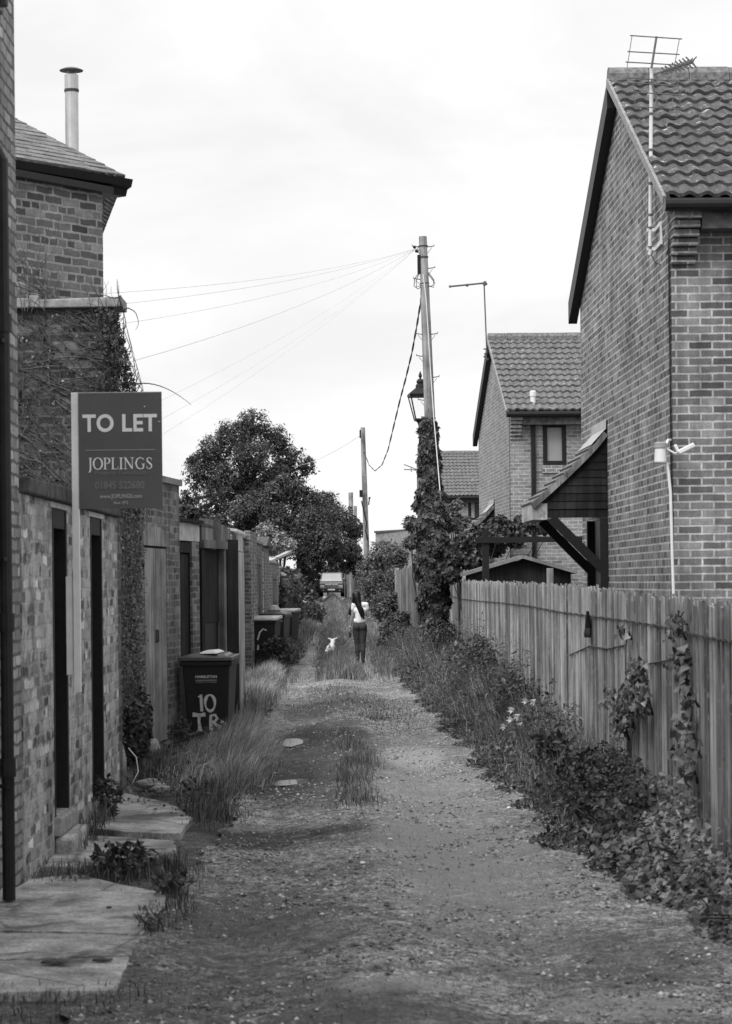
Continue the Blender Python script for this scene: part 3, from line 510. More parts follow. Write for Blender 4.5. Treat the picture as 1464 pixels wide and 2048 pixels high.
# timber shed row
t = thing('timber_shed', 'dark patched timber shed with open doorway beside the numbered bin', 'shed', (-2, 29.5, 0))
A_ = Vector((-2.16, 28.0)); B_ = Vector((-1.70, 31.2)); sd_ = (B_-A_).normalized(); sn = Vector((-sd_.y, sd_.x))
def S(px): # point on the shed's face at column px
    k_ = (px-CX)/F; u = (k_*A_.y-A_.x)/(sd_.x-k_*sd_.y); return A_+sd_*u
def zpy(py, pt): return at(CX, py, pt.y).z
def panel(px0, px1, py0, py1, off, th, mat, name, par=t, boards=1, **kw):
    p0, p1 = S(px0), S(px1); m_ = (p0+p1)/2; z1 = zpy(py0, m_); z0 = zpy(py1, m_) if py1 else 0; mb = MB()
    for i in range(boards):
        q0, q1 = p0.lerp(p1, i/boards), p0.lerp(p1, (i+1)/boards); g_ = sd_*(.003 if boards > 1 else 0); mb.wall(q0+sn*off+g_, q1+sn*off-g_, z0, z1-(random.uniform(0, .02) if boards > 1 else 0), th)
    return mb.build(name, mat, par, **kw)
panel(355, 388, 1102, None, .06, .04, M['dark_wood'], 'door', boards=4); panel(355, 387, 1080, 1101, .03, .1, M['dark_wood'], 'lintel'); panel(357, 403, 1042, 1078, .02, .04, M['render'], 'fascia'); panel(355, 404, 1035, 1041, -.03, .12, M['dark_wood'], 'eaves_board')
panel(388, 402, 1080, None, .02, .03, M['brick_yard'], 'pier')
panel(404, 452, 1078, 1094, -.03, .1, M['fence_far'], 'lintel'); dr_ = panel(409, 448, 1096, 1242, .07, .04, M['door_dark'], 'door', boards=1); panel(409, 448, 1243, None, .085, .02, M['black'], 'interior_shade'); panel(340, 476, 1046, None, .16, .03, M['black'], 'shade_backing'); panel(404, 409.5, 1094, None, 0, .1, M['dark_wood'], 'jamb'); panel(448, 453, 1094, None, 0, .1, M['fence_far'], 'jamb')  # black sheets added close behind doorway and gaps stand in for the unlit interior
mb = MB(); pts = [(404, 1032), (420, 1036), (436, 1042), (450, 1049), (462, 1057)]
for (x0, y0), (x1, y1) in zip(pts[:-1], pts[1:]):
    p0, p1 = S(x0), S(x1)
    for i in range(2): q0, q1 = p0.lerp(p1, i/2), p0.lerp(p1, (i+1)/2); yy = y0+(y1-y0)*i/2; mb.wall(q0+sd_*.003, q1-sd_*.003, zpy(1079, q0), zpy(yy+random.uniform(-1, 1), q0), .03)
mb.build('gable_board', M['fence_far'], t)
p0 = S(455); p0 = Vector((p0.x, p0.y)); MB().wall(p0, p0+Vector((.13, .25)), .05, zpy(1076, p0), .05, side=1).build('door', M['dark_wood'], t)['label'] = 'plank door standing open edge on'
p1 = Vector((-1.70, 31.3)); MB().wall(p1, (-1.72, 33.2), .05, 2.18, .06).build('side_panel', M['pale_wood'], t); MB().wall((-1.72, 31.3), (-1.735, 33.2), 2.2, 2.43, .06).build('side_panel', M['pale_wood'], t)
mb = MB()
for i in range(14): mb.beam((-1.70, 31.2+i*.15, 2.46), (-2.9, 31.2+i*.15, 2.62), .11, .035)
mb.build('roof_sheet', M['render'], t); MB().hexa([(-2.14, 28.0, 2.50), (-1.73, 31.1, 2.40), (-3.2, 31.1, 2.55), (-3.4, 28, 2.6)], [(-2.14, 28.0, 2.54), (-1.73, 31.1, 2.44), (-3.2, 31.1, 2.6), (-3.4, 28, 2.65)]).build('roof', M['stone_dark'], t)
# yard walls and gates farther on
WL = -2.35
def yard(label, ya, yb, ztop, gate=None, cap=None, mat='brick_yard', arch=False):
    t = thing('yard_wall', label, 'wall', (WL, (ya+yb)/2, g1(WL, ya)))
    holes = [(gate[0]-ya, gate[1]-ya, .02, gate[2])] if gate else []
    MB().wall((WL, ya), (WL, yb), -.3, ztop, .3, holes).build('wall', M[mat], t)
    if cap: # small pitched coping across
        MB().add([(WL+.08, ya-.12, ztop+.003), (WL+.08, yb+.12, ztop+.003), (WL-.6, yb+.12, ztop+.003), (WL-.6, ya-.12, ztop+.003), (WL+.08, (ya+yb)/2, ztop+cap), (WL-.6, (ya+yb)/2, ztop+cap)], [(0, 1, 4), (2, 3, 5), (1, 2, 5, 4), (3, 0, 4, 5), (3, 2, 1, 0)]).build('coping', M['stone_dark'], t)
    else: MB().box(WL-.34, WL+.03, ya, yb, ztop+.003, ztop+.07).build('coping', M['stone'], t, bevel=.01)
    if gate:
        mb = MB(); n = 6
        for i in range(n): y = gate[0]+(gate[1]-gate[0])*i/n; mb.box(WL-.03, WL+.004, y+.006, y+(gate[1]-gate[0])/n-.006, .08, gate[2]-.16)
        g_ = mb.build('gate', M['gate'], t); MB().box(WL-.1, WL+.01, gate[0], gate[1], gate[2]-.14, gate[2]-.003).build('lintel', M['fence_far'], t); MB().box(WL+.006, WL+.02, gate[0]+.1, gate[1]-.1, 1.2, 1.28).build('latch', M['rust'], g_)
    return t
yard('brick yard wall with a wide plank gate behind the first pair of bins', 43, 53.5, 2.62, (48.6, 52.8, 2.3)); MB().box(WL+.002, WL+.12, 45.5, 48.2, -.2, 2.78).build('pier', M['brick_yard'], bpy.data.objects['yard_wall.001'])
yard('brick privy end with a small pitched stone cap', 54, 57.2, 2.62, None, .24); yard('brick yard wall with a narrow gate before the ivy', 57.6, 63.5, 2.25, (59.4, 61.6, 2.0)); yard('low ivied brick wall farthest along the bins', 64, 84, 2.15)
o = MB().beam(at(540, 1122, 60), at(578, 1104, 63), .12, .06).build('lean_to_rafter', M['pale_wood']); tag(o, 'pale sloping roof timber on the yard wall', 'timber')
for k, (Yc, n, lab) in enumerate(((66, 1500, 'ivy climbing the low brick wall past the bins'), (76, 1000, 'ivy on the far end of the low brick wall'))):
    c = thing('ivy_plant', lab, 'ivy', (WL, Yc, .1)); P, dn = blob_pts((WL+.1, Yc, 1.25), (.18, 3.2, 1.0), n, .3); leaves('foliage', P, .13, M['ivy'], c, shape='ivy', nrm=dn, axis=(0, 0, -1)); MB().tube([(WL+.08, Yc, .1), (WL+.06, Yc+.1, .8), (WL+.1, Yc-.1, 1.5)], .02, 5).build('stem', M['stem'], c)
# TO LET sign on its post
Ys = 15.75; t = thing('estate_sign', 'grey to let board on a white wooden post fixed to the wall', 'sign', (at(152, 1385, Ys).x, Ys, 1.0))
pa, pb = at(145, 785, Ys), at(160, 1385, Ys); xa = at(146, 900, Ys).x; xb = at(160, 900, Ys).x
MB().box(xa-.01, xb-.01, Ys, Ys+.04, pb.z, pa.z+.0).build('post', M['white_paint'], t, bevel=.002)
q0, q1 = at(131, 1153, Ys), at(149, 1350, Ys); MB().box(q0.x+.0, xa-.013, Ys+.01, Ys+.045, q1.z, q0.z).build('batten', M['white_paint'], t, bevel=.002)
bl, br_ = at(160, 1018, Ys), at(322, 785, Ys); bx0, bx1 = xb-.008, br_.x+.004; bz0, bz1 = bl.z, br_.z
bd = MB().box(bx0, bx1, Ys-.006, Ys+.004, bz0, bz1).build('board', M['sign'], t)
MB().box(bx0, bx1, Ys-.0065, Ys+.006, bz1+.0005, bz1+.006).build('board_edge', M['sign_edge'], bd)
def sgn(body, pyb, h, pxl, pxr, mat, **kw):
    c_ = at((pxl+pxr)/2, pyb, Ys-.008); wd = (pxr-pxl)/F*Ys; text('lettering', body, h/F*Ys/.7, (c_.x, Ys-.0085, c_.z), 0, M[mat], bd, wid=wd, **kw)
sgn('TO LET', 862, 33, 165, 314, 'sign_white', bold=.0045, spacing=1.06)
c_ = at(240, 900, Ys); MB().box(at(171, 900, Ys).x, at(311, 900, Ys).x, Ys-.0085, Ys-.0075, c_.z-.0018, c_.z+.0018).build('rule', M['sign_mid'], bd)
# serif lettering drawn with strokes
SER = {'J': [[(0, -.22, .0), (.08, -.24, .09), (.17, -.12, .13), (.19, .1, .13), (.19, 1, .13)], [(.04, .98, .05), (.34, .98, .05)]], 'O': [[(.38*math.cos(a)+.42, .5+.5*math.sin(a), .05+.1*abs(math.cos(a))) for a in [i*math.pi/10 for i in range(21)]]],
       'P': [[(.15, 0, .13), (.15, 1, .13)], [(0, .02, .05), (.32, .02, .05)], [(0, .98, .05), (.3, .98, .05), (.5, .92, .1), (.56, .75, .14), (.5, .55, .1), (.3, .48, .05), (.16, .48, .05)]], 'L': [[(.15, 0, .13), (.15, 1, .13)], [(0, .98, .05), (.32, .98, .05)], [(0, .02, .05), (.55, .02, .05), (.62, .24, .05)]],
       'I': [[(.17, 0, .13), (.17, 1, .13)], [(0, .98, .05), (.34, .98, .05)], [(0, .02, .05), (.34, .02, .05)]], 'N': [[(.13, 0, .06), (.13, 1, .06)], [(.13, .97, .13), (.72, .05, .13)], [(.74, 0, .06), (.74, 1, .06)], [(0, .02, .05), (.28, .02, .05)], [(0, .98, .05), (.2, .98, .05)], [(.6, .98, .05), (.88, .98, .05)]],
       'G': [[(.8, .78, .05), (.72, .9, .06), (.5, 1, .07), (.22, .88, .11), (.09, .5, .15), (.22, .12, .11), (.48, 0, .07), (.72, .06, .09), (.76, .2, .12), (.76, .42, .12)], [(.6, .43, .05), (.9, .43, .05)]], 'S': [[(.5, .76, .05), (.44, .92, .06), (.28, .99, .07), (.1, .88, .1), (.1, .7, .12), (.3, .52, .15), (.48, .34, .13), (.48, .14, .1), (.3, .01, .07), (.1, .06, .06), (.04, .26, .05)]]}
ADV = {'J': .42, 'O': .9, 'P': .68, 'L': .7, 'I': .42, 'N': .96, 'G': .98, 'S': .6}
def stroke(mb, pts, y, org, sx, sz):
    P2 = [(p[0]*sx, p[1]*sz, p[2]*sz/2) for p in pts]; Lr = []
    for i, (x, z, h) in enumerate(P2):
        a_, b_ = P2[max(i-1, 0)], P2[min(i+1, len(P2)-1)]; dx, dz = b_[0]-a_[0], b_[1]-a_[1]; l = math.hypot(dx, dz) or 1; Lr.append(((org.x+x-dz/l*h, y, org.z+z+dx/l*h), (org.x+x+dz/l*h, y, org.z+z-dx/l*h)))
    vs = [v for p in Lr for v in p]; mb.add(vs, [(2*i, 2*i+1, 2*i+3, 2*i+2) for i in range(len(Lr)-1)])
mb = MB(); tot = sum(ADV[c_] for c_ in 'JOPLINGS'); o0 = at(177, 939, Ys); sx = (306-177)/F*Ys/tot; sz = 23/F*Ys; x = 0
for c_ in 'JOPLINGS':
    for k, st_ in enumerate(SER[c_]): stroke(mb, st_, Ys-.0082-.0002*k, o0+Vector((x, 0, 0)), sx, sz)
    x += ADV[c_]*sx
mb.build('lettering', M['sign_white'], bd)
sgn('Property Consultants', 949, 8, 190, 293, 'sign_faint', bold=.0006); sgn('01845 522680', 977, 14, 190, 289, 'sign_faint', bold=.002); sgn('www.JOPLINGS.com', 996, 8, 200, 284, 'sign_mid', bold=.0006); sgn('Since 1892', 1008, 6, 227, 256, 'sign_mid', bold=.0003)
for (px, py) in ((318, 843), (289, 813), (151, 808), (151, 878), (151, 947)): c_ = at(px, py, Ys-.01); MB().lathe((c_.x, c_.y, c_.z-.004), [(.001, 0), (.005, .002), (.005, .006), (.001, .008)], 8).build('fixing', M['sign_white'], t)
# wheelie bins
def make_bin(label, marks, lidmat='bin_lid', loc=(0, 0, 0), rz=0, lid_tilt=0):
    t = thing('wheelie_bin', label, 'bin', (0, 0, 0), 0, 'wheelie bins along the wall'); x0, x1, yb0, yb1 = .215, .265, .20, .32
    mb = MB().hexa([(-x0, -yb0, .06), (x0, -yb0, .06), (x0, .3, .06), (-x0, .3, .06)], [(-x1, -.33, .96), (x1, -.33, .96), (x1, .34, .96), (-x1, .34, .96)])
    mb.hexa([(-x1-.025, -.355, .93), (x1+.025, -.355, .93), (x1+.025, .36, .93), (-x1-.025, .36, .93)], [(-x1-.03, -.36, .985), (x1+.03, -.36, .985), (x1+.03, .36, .985), (-x1-.03, .36, .985)])
    b_ = mb.build('body', M['bin'], t, bevel=.015)
    zl = .988; MB().hexa([(-x1-.04, -.385, zl), (x1+.04, -.385, zl), (x1+.04, .36, zl+lid_tilt), (-x1-.04, .36, zl+lid_tilt)], [(-x1-.03, -.37, zl+.045), (x1+.03, -.37, zl+.045), (x1+.03, .35, zl+.06+lid_tilt), (-x1-.03, .35, zl+.06+lid_tilt)]).hexa([(-x1+.03, -.31, zl+.046), (x1-.03, -.31, zl+.046), (x1-.03, .3, zl+.06), (-x1+.03, .3, zl+.06)], [(-x1+.07, -.24, zl+.075), (x1-.07, -.24, zl+.075), (x1-.07, .24, zl+.085), (-x1+.07, .24, zl+.085)]).build('lid', M[lidmat], t, bevel=.01)
    MB().tube([(-.24, .40, .95), (.24, .40, .95)], .018, 8).beam((-.2, .33, .95), (-.2, .41, .95), .03, .03).beam((.2, .33, .95), (.2, .41, .95), .03, .03).build('handle', M['bin'], t)
    for s in (-1, 1): 
        mb = MB().tube([(s*.22, .3, .1), (s*.28, .3, .1)], .1, 16); mb.build('wheel', M['rubber'], t)
    if marks:
        fy = lambda z: -yb0+(-.33+yb0)*(z-.06)/.9-.004
        if marks == 'ten':
            for body, z, h, wd, mt in (('HAMBLETON', .80, .028, .24, 'paint'), ('DISTRICT COUNCIL', .745, .018, .235, 'print_grey')): 
                me_ = text('lettering', body, h/.7, (0, 0, 0), 0, M[mt], None, wid=wd, bold=.0008); me_.data.transform(Matrix.Translation((0, fy(z)-.003, z))); me_.parent = b_
            MB().box(-.12, .12, fy(.775)-.004, fy(.775)-.002, .773, .777).build('rule', M['paint'], b_)
            mb = MB(); Z = lambda pts: stroke(mb, pts, 0, Vector((0, 0, 0)), 1, 1)
            for pts in ([(-.095, .585, .02), (-.065, .615, .03), (-.06, .44, .034), (-.062, .425, .03)], [(.055*math.cos(a_)+.035, .52+.09*math.sin(a_), .028+.010*math.sin(3*a_)) for a_ in [i*math.pi/9 for i in range(19)]],
                        [(-.165, .392, .05), (-.09, .382, .04), (-.02, .392, .045)], [(-.09, .39, .036), (-.095, .31, .03), (-.085, .22, .042)], [(-.112, .218, .03), (-.06, .215, .03)],
                        [(.04, .385, .03), (.035, .31, .034), (.04, .215, .04)], [(.04, .38, .026), (.09, .385, .03), (.11, .345, .032), (.08, .31, .032), (.04, .305, .026)], [(.07, .30, .03), (.12, .255, .04), (.16, .265, .04), (.12, .22, .03)], [(.15, .31, .035), (.18, .30, .03)]): Z(pts)
            mb.v = [(x_, fy(z_)-.003, z_) for x_, y_, z_ in mb.v]; mb.build('painted_number', M['paint'], b_)
            mb = MB().hexa([(-.1, -.25, zl+.077), (.13, -.3, zl+.077), (.16, .2, zl+.09), (-.08, .22, zl+.09)], [(-.06, -.2, zl+.1), (.09, -.24, zl+.115), (.1, .12, zl+.12), (-.04, .15, zl+.11)]); mb.build('rubbish_bag', M['white_paint'], t, bevel=.02)
        else:
            for pts in ([(-.1, .6, .03), (-.05, .75, .035), (.02, .82, .03), (.09, .79, .025)], [(.0, .4, .03), (.06, .43, .05), (.1, .36, .035)], [(-.1, .4, .04), (-.09, .5, .03)], [(.03, .25, .03), (.1, .28, .03)]):
                mb = MB(); stroke(mb, pts, 0, Vector((0, 0, 0)), 1, 1); mb.v = [(x_, fy(z_)-.003, z_) for x_, y_, z_ in mb.v]; mb.build('painted_mark', M['paint'], b_)
    t.location = loc; t.rotation_euler = (0, 0, rz); return t
YB = 26.4; xb_ = (418-CX)/F*YB
make_bin('dark bin painted with a white number 10 before the timber shed', 'ten', loc=(xb_, YB, at(418, 1496, YB).z), rz=R(-4))
make_bin('bin with a pale lid and worn paint marks hidden by weeds', 'mark', 'bin_pale', ((529-CX)/F*47, 47, .03), R(-8), .03)
b3 = make_bin('plain dark bin with a lump on its lid, second in the far row', None, 'bin_lid', ((550-CX)/F*51.8, 51.8, .06), R(-10)); o = MB().lathe((-.02, -.05, 1.05), [(.12, 0), (.15, .06), (.1, .14), (.03, .17)], 10).build('rubbish_bag', M['bin_pale'], None); o.location = (0, 0, 0) if False else o.location; o.parent = b3
make_bin('dark bin with a thin pale lid, third in the far row', None, 'bin_pale', ((570-CX)/F*58, 58, .06), R(-14), .02); make_bin('small looking bin with pale lid among grass at the row end', None, 'bin_pale', ((594-CX)/F*88, 88, g1(-2.6, 88)-.1), R(-10))
# ================================================================ RIGHT SIDE: houses
def pantiles(mb, e0, e1, r0, r1, rows, roll=.165, amp=.022):
    W_ = (e1-e0).length; nr = int(W_/roll); ns = nr*8; u = np.linspace(0, 1, ns+1); ph = (u*W_/roll) % 1
    wave = np.where(ph < .62, np.sin(ph/.62*np.pi)*1.0, -.38*np.sin((ph-.62)/.38*np.pi))*amp
    nrm = (e1-e0).cross(r0-e0).normalized(); 
    if nrm.z < 0: nrm = -nrm
    nv = np.array(nrm); o = len(mb.v)
    for i in range(rows):
        t0, t1 = i/rows, min((i+1.08)/rows, 1); jl = random.uniform(-.003, .003)
        A = np.array(e0.lerp(r0, t0))[None]*(1-u[:, None])+np.array(e1.lerp(r1, t0))[None]*u[:, None]; B = np.array(e0.lerp(r0, t1))[None]*(1-u[:, None])+np.array(e1.lerp(r1, t1))[None]*u[:, None]
        jit = np.repeat(RNG.normal(0, .004, nr+1), 8)[:ns+1]; dwn = np.array((e0-r0).normalized())
        a = A+nv*(wave+.045+jl+jit)[:, None]+dwn*np.repeat(RNG.normal(0, .006, nr+1), 8)[:ns+1][:, None]; b = B+nv*(wave+.008)[:, None]; c = a-nv*.035
        o = len(mb.v); mb.v += [tuple(x) for x in a]+[tuple(x) for x in b]+[tuple(x) for x in c]; n = ns+1
        for j in range(ns): mb.f.append((o+j, o+j+1, o+n+j+1, o+n+j)); mb.f.append((o+2*n+j, o+2*n+j+1, o+j+1, o+j))
class House:
    def __init__(s, N_, M_): s.N = Vector((N_.x, N_.y, 0)); s.g = Vector((M_.x-N_.x, M_.y-N_.y, 0)); s.D = s.g.length; s.g.normalize(); s.r = Vector((s.g.y, -s.g.x, 0))
    def p(s, a, b, z): return s.N+s.r*a+s.g*b+Vector((0, 0, z))
    def rz(s): return math.atan2(s.r.y, s.r.x)
def house(label, N_, M_, W_, ez, rz_, rows, mat, tile, holes=(), front_ov=.32, corbel=True):
    H = House(N_, M_); D = H.D; t = thing('brick_house', label, 'house', H.N, 0, 'gabled brick houses behind the fence'); H.t = t; p = H.p; m_ = D/2; sl_ = (rz_-ez)/(m_+front_ov); zw = ez+sl_*front_ov-.1
    mb = MB(); mb.add([p(0, 0, -.3), p(0, D, -.3), p(0, D, zw), p(0, m_, rz_-.12), p(0, 0, zw)], [(0, 4, 3, 2, 1)])
    mb.add([p(W_, 0, -.3), p(W_, D, -.3), p(W_, D, zw), p(W_, m_, rz_-.12), p(W_, 0, zw)], [(0, 1, 2, 3, 4)])
    mb.add([p(0, D, -.3), p(W_, D, -.3), p(W_, D, zw), p(0, D, zw)], [(0, 3, 2, 1)])
    mb.wall(p(0, 0, 0).to_2d(), p(W_, 0, 0).to_2d(), -.3, zw, .22, holes)
    mb.build('wall', M[mat], t)
    mb = MB(); ov = .09
    pantiles(mb, p(-ov, -front_ov, ez), p(W_+.1, -front_ov, ez), p(-ov, m_, rz_), p(W_+.1, m_, rz_), rows)
    pantiles(mb, p(-ov, D+front_ov, ez), p(W_+.1, D+front_ov, ez), p(-ov, m_, rz_), p(W_+.1, m_, rz_), rows)
    H.roof = mb.build('roof', M[tile], t, smooth=False)
    mb = MB(); a = -ov-.01
    while a < W_:
        L = .44; mb.tube([p(a+.004, m_, rz_+.02), p(a+L-.004, m_, rz_+.02)], .125+random.uniform(-.004, .004), 10); a += L
    mb.build('ridge_tile', M['ridge'], t)
    # front verge: pale mortar strip; rear verge: black bargeboard
    mb = MB().beam(p(-ov-.012, -front_ov+.02, ez-.02), p(-ov-.012, m_, rz_-.02), .03, .085, up=(0, 0, 1)); mb.build('verge', M['mortar'], t)
    mb = MB(); mb.hexa([p(-ov-.02, m_, rz_-.30), p(-ov-.02, D+front_ov+.05, ez-.25), p(.0, D+front_ov+.05, ez-.25), p(.0, m_, rz_-.30)], [p(-ov-.02, m_, rz_-.01), p(-ov-.02, D+front_ov+.05, ez+.02), p(0, D+front_ov+.05, ez+.02), p(0, m_, rz_-.01)])
    mb.build('bargeboard', M['black'], t)
    mb = MB(); g0, g1v = p(-ov-.02, -front_ov-.05, ez-.07), p(W_, -front_ov-.05, ez-.07); mb.tube([g0, g1v], .062, 12); mb.build('gutter', M['black_pl'], t)
    MB().hexa([p(.25, -front_ov+.03, ez-.28), p(W_, -front_ov+.03, ez-.28), p(W_, -.003, ez-.28), p(.25, -.003, ez-.28)], [p(.25, -front_ov+.03, ez-.03), p(W_, -front_ov+.03, ez-.03), p(W_, -.003, ez-.03), p(.25, -.003, ez-.03)]).build('fascia', M['black_pl'] if not corbel else M['stone_dark'], t)
    if corbel:
        mb = MB()
        for i in range(6):
            dpt = front_ov-.02-i*.052; z = ez-.115-i*.078; mb.hexa([p(-.004, -dpt, z-.068), p(.245-i*.004, -dpt, z-.068), p(.245-i*.004, -.002, z-.068), p(-.004, -.002, z-.068)], [p(-.004, -dpt, z), p(.245-i*.004, -dpt, z), p(.245-i*.004, -.002, z), p(-.004, -.002, z)])
        mb.build('corbel', M[mat], t, bevel=.004)
    return H
def canopy(H, b0, b1, out, zt, ze, zc, detail=True):
    t = H.t; p = H.p; mb = MB(); sp = MB(); R0 = [p(-.02, b0, zt), p(-.02, b1, zt)]; E0 = [p(-out, b0, ze), p(-out, b1, ze)]
    # swept slope: three segments with a slight kick at the eaves
    def prof(b, k): x = -.02-(out-.02)*k; return p(x, b, zt+(ze-zt)*(k**.88))
    n = 9
    for i in range(n):
        k0, k1 = i/n, (i+1)/n; a, b_ = prof(b0, k0), prof(b1, k0); c, d_ = prof(b1, k1), prof(b0, k1); nr_ = (b_-a).cross(d_-a).normalized(); nr_ = nr_ if nr_.z > 0 else -nr_
        m = 7; off = .5*(i % 2)
        for j in range(-1, m):
            u0, u1 = max(0, (j+off)/m+.004), min(1, (j+1+off)/m-.004)
            if u1-u0 < .02: continue
            q_ = [a.lerp(b_, u0)+nr_*.006, a.lerp(b_, u1)+nr_*.006, d_.lerp(c, u1)+nr_*.03, d_.lerp(c, u0)+nr_*.03]; mb.add(q_+[d_.lerp(c, u1), d_.lerp(c, u0)], [(0, 1, 2, 3), (3, 2, 4, 5), (0, 3, 5), (1, 4, 2)])
    hood = mb.build('porch_hood', M['slate'], t)
    top = [prof(b0, i/n) for i in range(n+1)]
    mb = MB(); m = 12   # side cheek of horizontal boards
    zz0 = zc+.02
    pl = [p(-.004, b0+.03, zt-.06)]+[q_+Vector((0, 0, -.07))+H.g*.03 for q_ in top[1:]]+[p(-out+.12, b0+.03, zc), p(-.004, b0+.03, zc)]
    k_ = len(pl); mb.add(pl+[v+H.g*.03 for v in pl], [tuple(range(k_)), tuple(range(k_, 2*k_))[::-1]]+[(i, k_+i, k_+(i+1) % k_, (i+1) % k_) for i in range(k_)])
    z = zc+.1
    while z < zt-.15:
        k = next((i/n for i in range(n+1) if top[i].z < z+.08), 1); x = -.02-(out-.02)*max(k-1/n, .02)
        if x < -.08: mb.hexa([p(x+.03, b0+.018, z), p(-.01, b0+.018, z), p(-.01, b0+.028, z), p(x+.03, b0+.028, z)], [p(x+.03, b0+.026, z+.085), p(-.01, b0+.026, z+.085), p(-.01, b0+.029, z+.085), p(x+.03, b0+.029, z+.085)])
        z += .09
    mb.build('side_cheek', M['dark_wood'], hood)
    mb = MB()
    for q0, q1 in zip(top[:-1], top[1:]): mb.beam(q0+Vector((0, 0, -.03))+H.g*.0, q1+Vector((0, 0, -.03)), .05, .06)
    mb.build('verge_strip', M['fence_far'], hood)
    MB().hexa([p(-out, b0+.01, zc-.02), p(-out+.17, b0+.01, zc-.02), p(-out+.17, b1, zc-.02), p(-out, b1, zc-.02)], [p(-out+.0, b0+.01, zc+.165), p(-out+.17, b0+.01, zc+.165), p(-out+.17, b1, zc+.165), p(-out+.0, b1, zc+.165)]).build('eaves_box', M['pale_wood'] if detail else M['fence_far'], hood)
    mb = MB()
    q_ = [prof(b0-.02, .0)+Vector((0, 0, .14)), prof(b1, 0)+Vector((0, 0, .14)), prof(b1, 0)+Vector((0, 0, .03)), prof(b0-.02, 0)+Vector((0, 0, .03)), prof(b1, .2)+Vector((0, 0, .045)), prof(b0-.02, .2)+Vector((0, 0, .045))]
    mb.add(q_, [(0, 1, 2, 3), (3, 2, 4, 5)]); mb.build('flashing', M['lead'], hood)
    if detail:
        for b_ in (b0+.06, b1-.06):
            MB().beam(p(-out+.22, b_, zc-.0), p(-.04, b_, zc-.62), .09, .10).build('brace', M['black'], hood)
            MB().beam(p(-.05, b_, zc-.01), p(-.05, b_, zc-.88), .09, .09).build('wall_post', M['black'], hood)
        MB().beam(p(-.0, (b0+b1)/2, zc-.02), p(-.0, (b0+b1)/2, 0), 1.0, .05, up=(1, 0, 0)).build('door', M['black'], t)
EZ1 = 5.27; RZ1 = 7.23
H1 = house('nearest brick house with tall gable wall and mossy pantile roof', at(1349, 1165, 22.0), at(1166, 1165, 29.6), 7, EZ1, RZ1, 13, 'brick_new', 'tile')
canopy(H1, 4.95, 6.35, .87, 3.46, 2.63, 2.47)
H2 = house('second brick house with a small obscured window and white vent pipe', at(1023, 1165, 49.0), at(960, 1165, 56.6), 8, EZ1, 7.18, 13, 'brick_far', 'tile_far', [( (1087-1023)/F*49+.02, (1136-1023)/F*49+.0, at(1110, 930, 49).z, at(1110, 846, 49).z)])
canopy(H2, 3.6, 4.9, .87, 3.46, 2.63, 2.47, False)
p = H2.p; wx0, wx1 = (1087-1023)/F*49+.02, (1136-1023)/F*49; wz0, wz1 = at(1110, 930, 49).z, at(1110, 846, 49).z
mb = MB()
for (a0, a1, z0, z1) in ((wx0, wx0+.09, wz0, wz1), (wx1-.09, wx1, wz0, wz1), (wx0+.09, wx1-.09, wz0, wz0+.09), (wx0+.09, wx1-.09, wz1-.09, wz1)): mb.hexa([p(a0, -.012, z0), p(a1, -.012, z0), p(a1, .06, z0), p(a0, .06, z0)], [p(a0, -.012, z1), p(a1, -.012, z1), p(a1, .06, z1), p(a0, .06, z1)])
wf = mb.build('window', M['black'], H2.t); MB().add([p(wx0+.09, .03, wz0+.09), p(wx1-.09, .03, wz0+.09), p(wx1-.09, .03, wz1-.09), p(wx0+.09, .03, wz1-.09)], [(0, 1, 2, 3)]).build('pane', M['blind'], wf)
MB().hexa([p(wx0-.02, -.04, wz0-.16), p(wx1+.02, -.04, wz0-.16), p(wx1+.02, -.003, wz0-.16), p(wx0-.02, -.003, wz0-.16)], [p(wx0-.02, -.03, wz0-.004), p(wx1+.02, -.03, wz0-.004), p(wx1+.02, -.003, wz0-.004), p(wx0-.02, -.003, wz0-.004)]).build('sill', M['brick_new'], wf)
MB().tube([p(.48, -.06, 5.0), p(.48, -.06, .3)], .05, 10).build('downpipe', M['black_pl'], H2.t)
v = at(1066, 812, 49.05); MB().lathe((v.x, v.y, v.z-.1), [(.055, 0), (.055, .3), (.068, .301), (.068, .40), (.05, .42)], 12).build('vent_pipe', M['white_pl'], H2.roof); mb = MB().hexa([v+Vector((-.22, -.16, -.1)), v+Vector((.22, -.16, -.1)), v+Vector((.18, .1, .04)), v+Vector((-.18, .1, .04))], [v+Vector((-.22, -.16, -.05)), v+Vector((.22, -.16, -.05)), v+Vector((.18, .1, .08)), v+Vector((-.18, .1, .08))]); mb.build('flashing', M['lead'], H2.roof)
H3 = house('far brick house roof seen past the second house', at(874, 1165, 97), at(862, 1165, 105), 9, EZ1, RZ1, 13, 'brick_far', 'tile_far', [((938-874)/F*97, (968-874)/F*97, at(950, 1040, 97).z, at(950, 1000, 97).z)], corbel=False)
p = H3.p; a0, a1 = (938-874)/F*97, (968-874)/F*97; z0, z1 = at(950, 1040, 97).z, at(950, 1000, 97).z; wf = MB().wall(p(a0, .06, 0).to_2d(), p(a1, .06, 0).to_2d(), z0, z1, .05, [(.1, a1-a0-.1, z0+.1, z1-.1)]).build('window', M['black'], H3.t); MB().wall(p(a0+.1, .09, 0).to_2d(), p(a1-.1, .09, 0).to_2d(), z0+.1, z1-.1, .01).build('pane', M['glass'], wf); MB().wall(p(a0+.13, .08, 0).to_2d(), p(a0+.26, .08, 0).to_2d(), z0+.1, z1-.1, .008).build('curtain', M['blind'], wf)
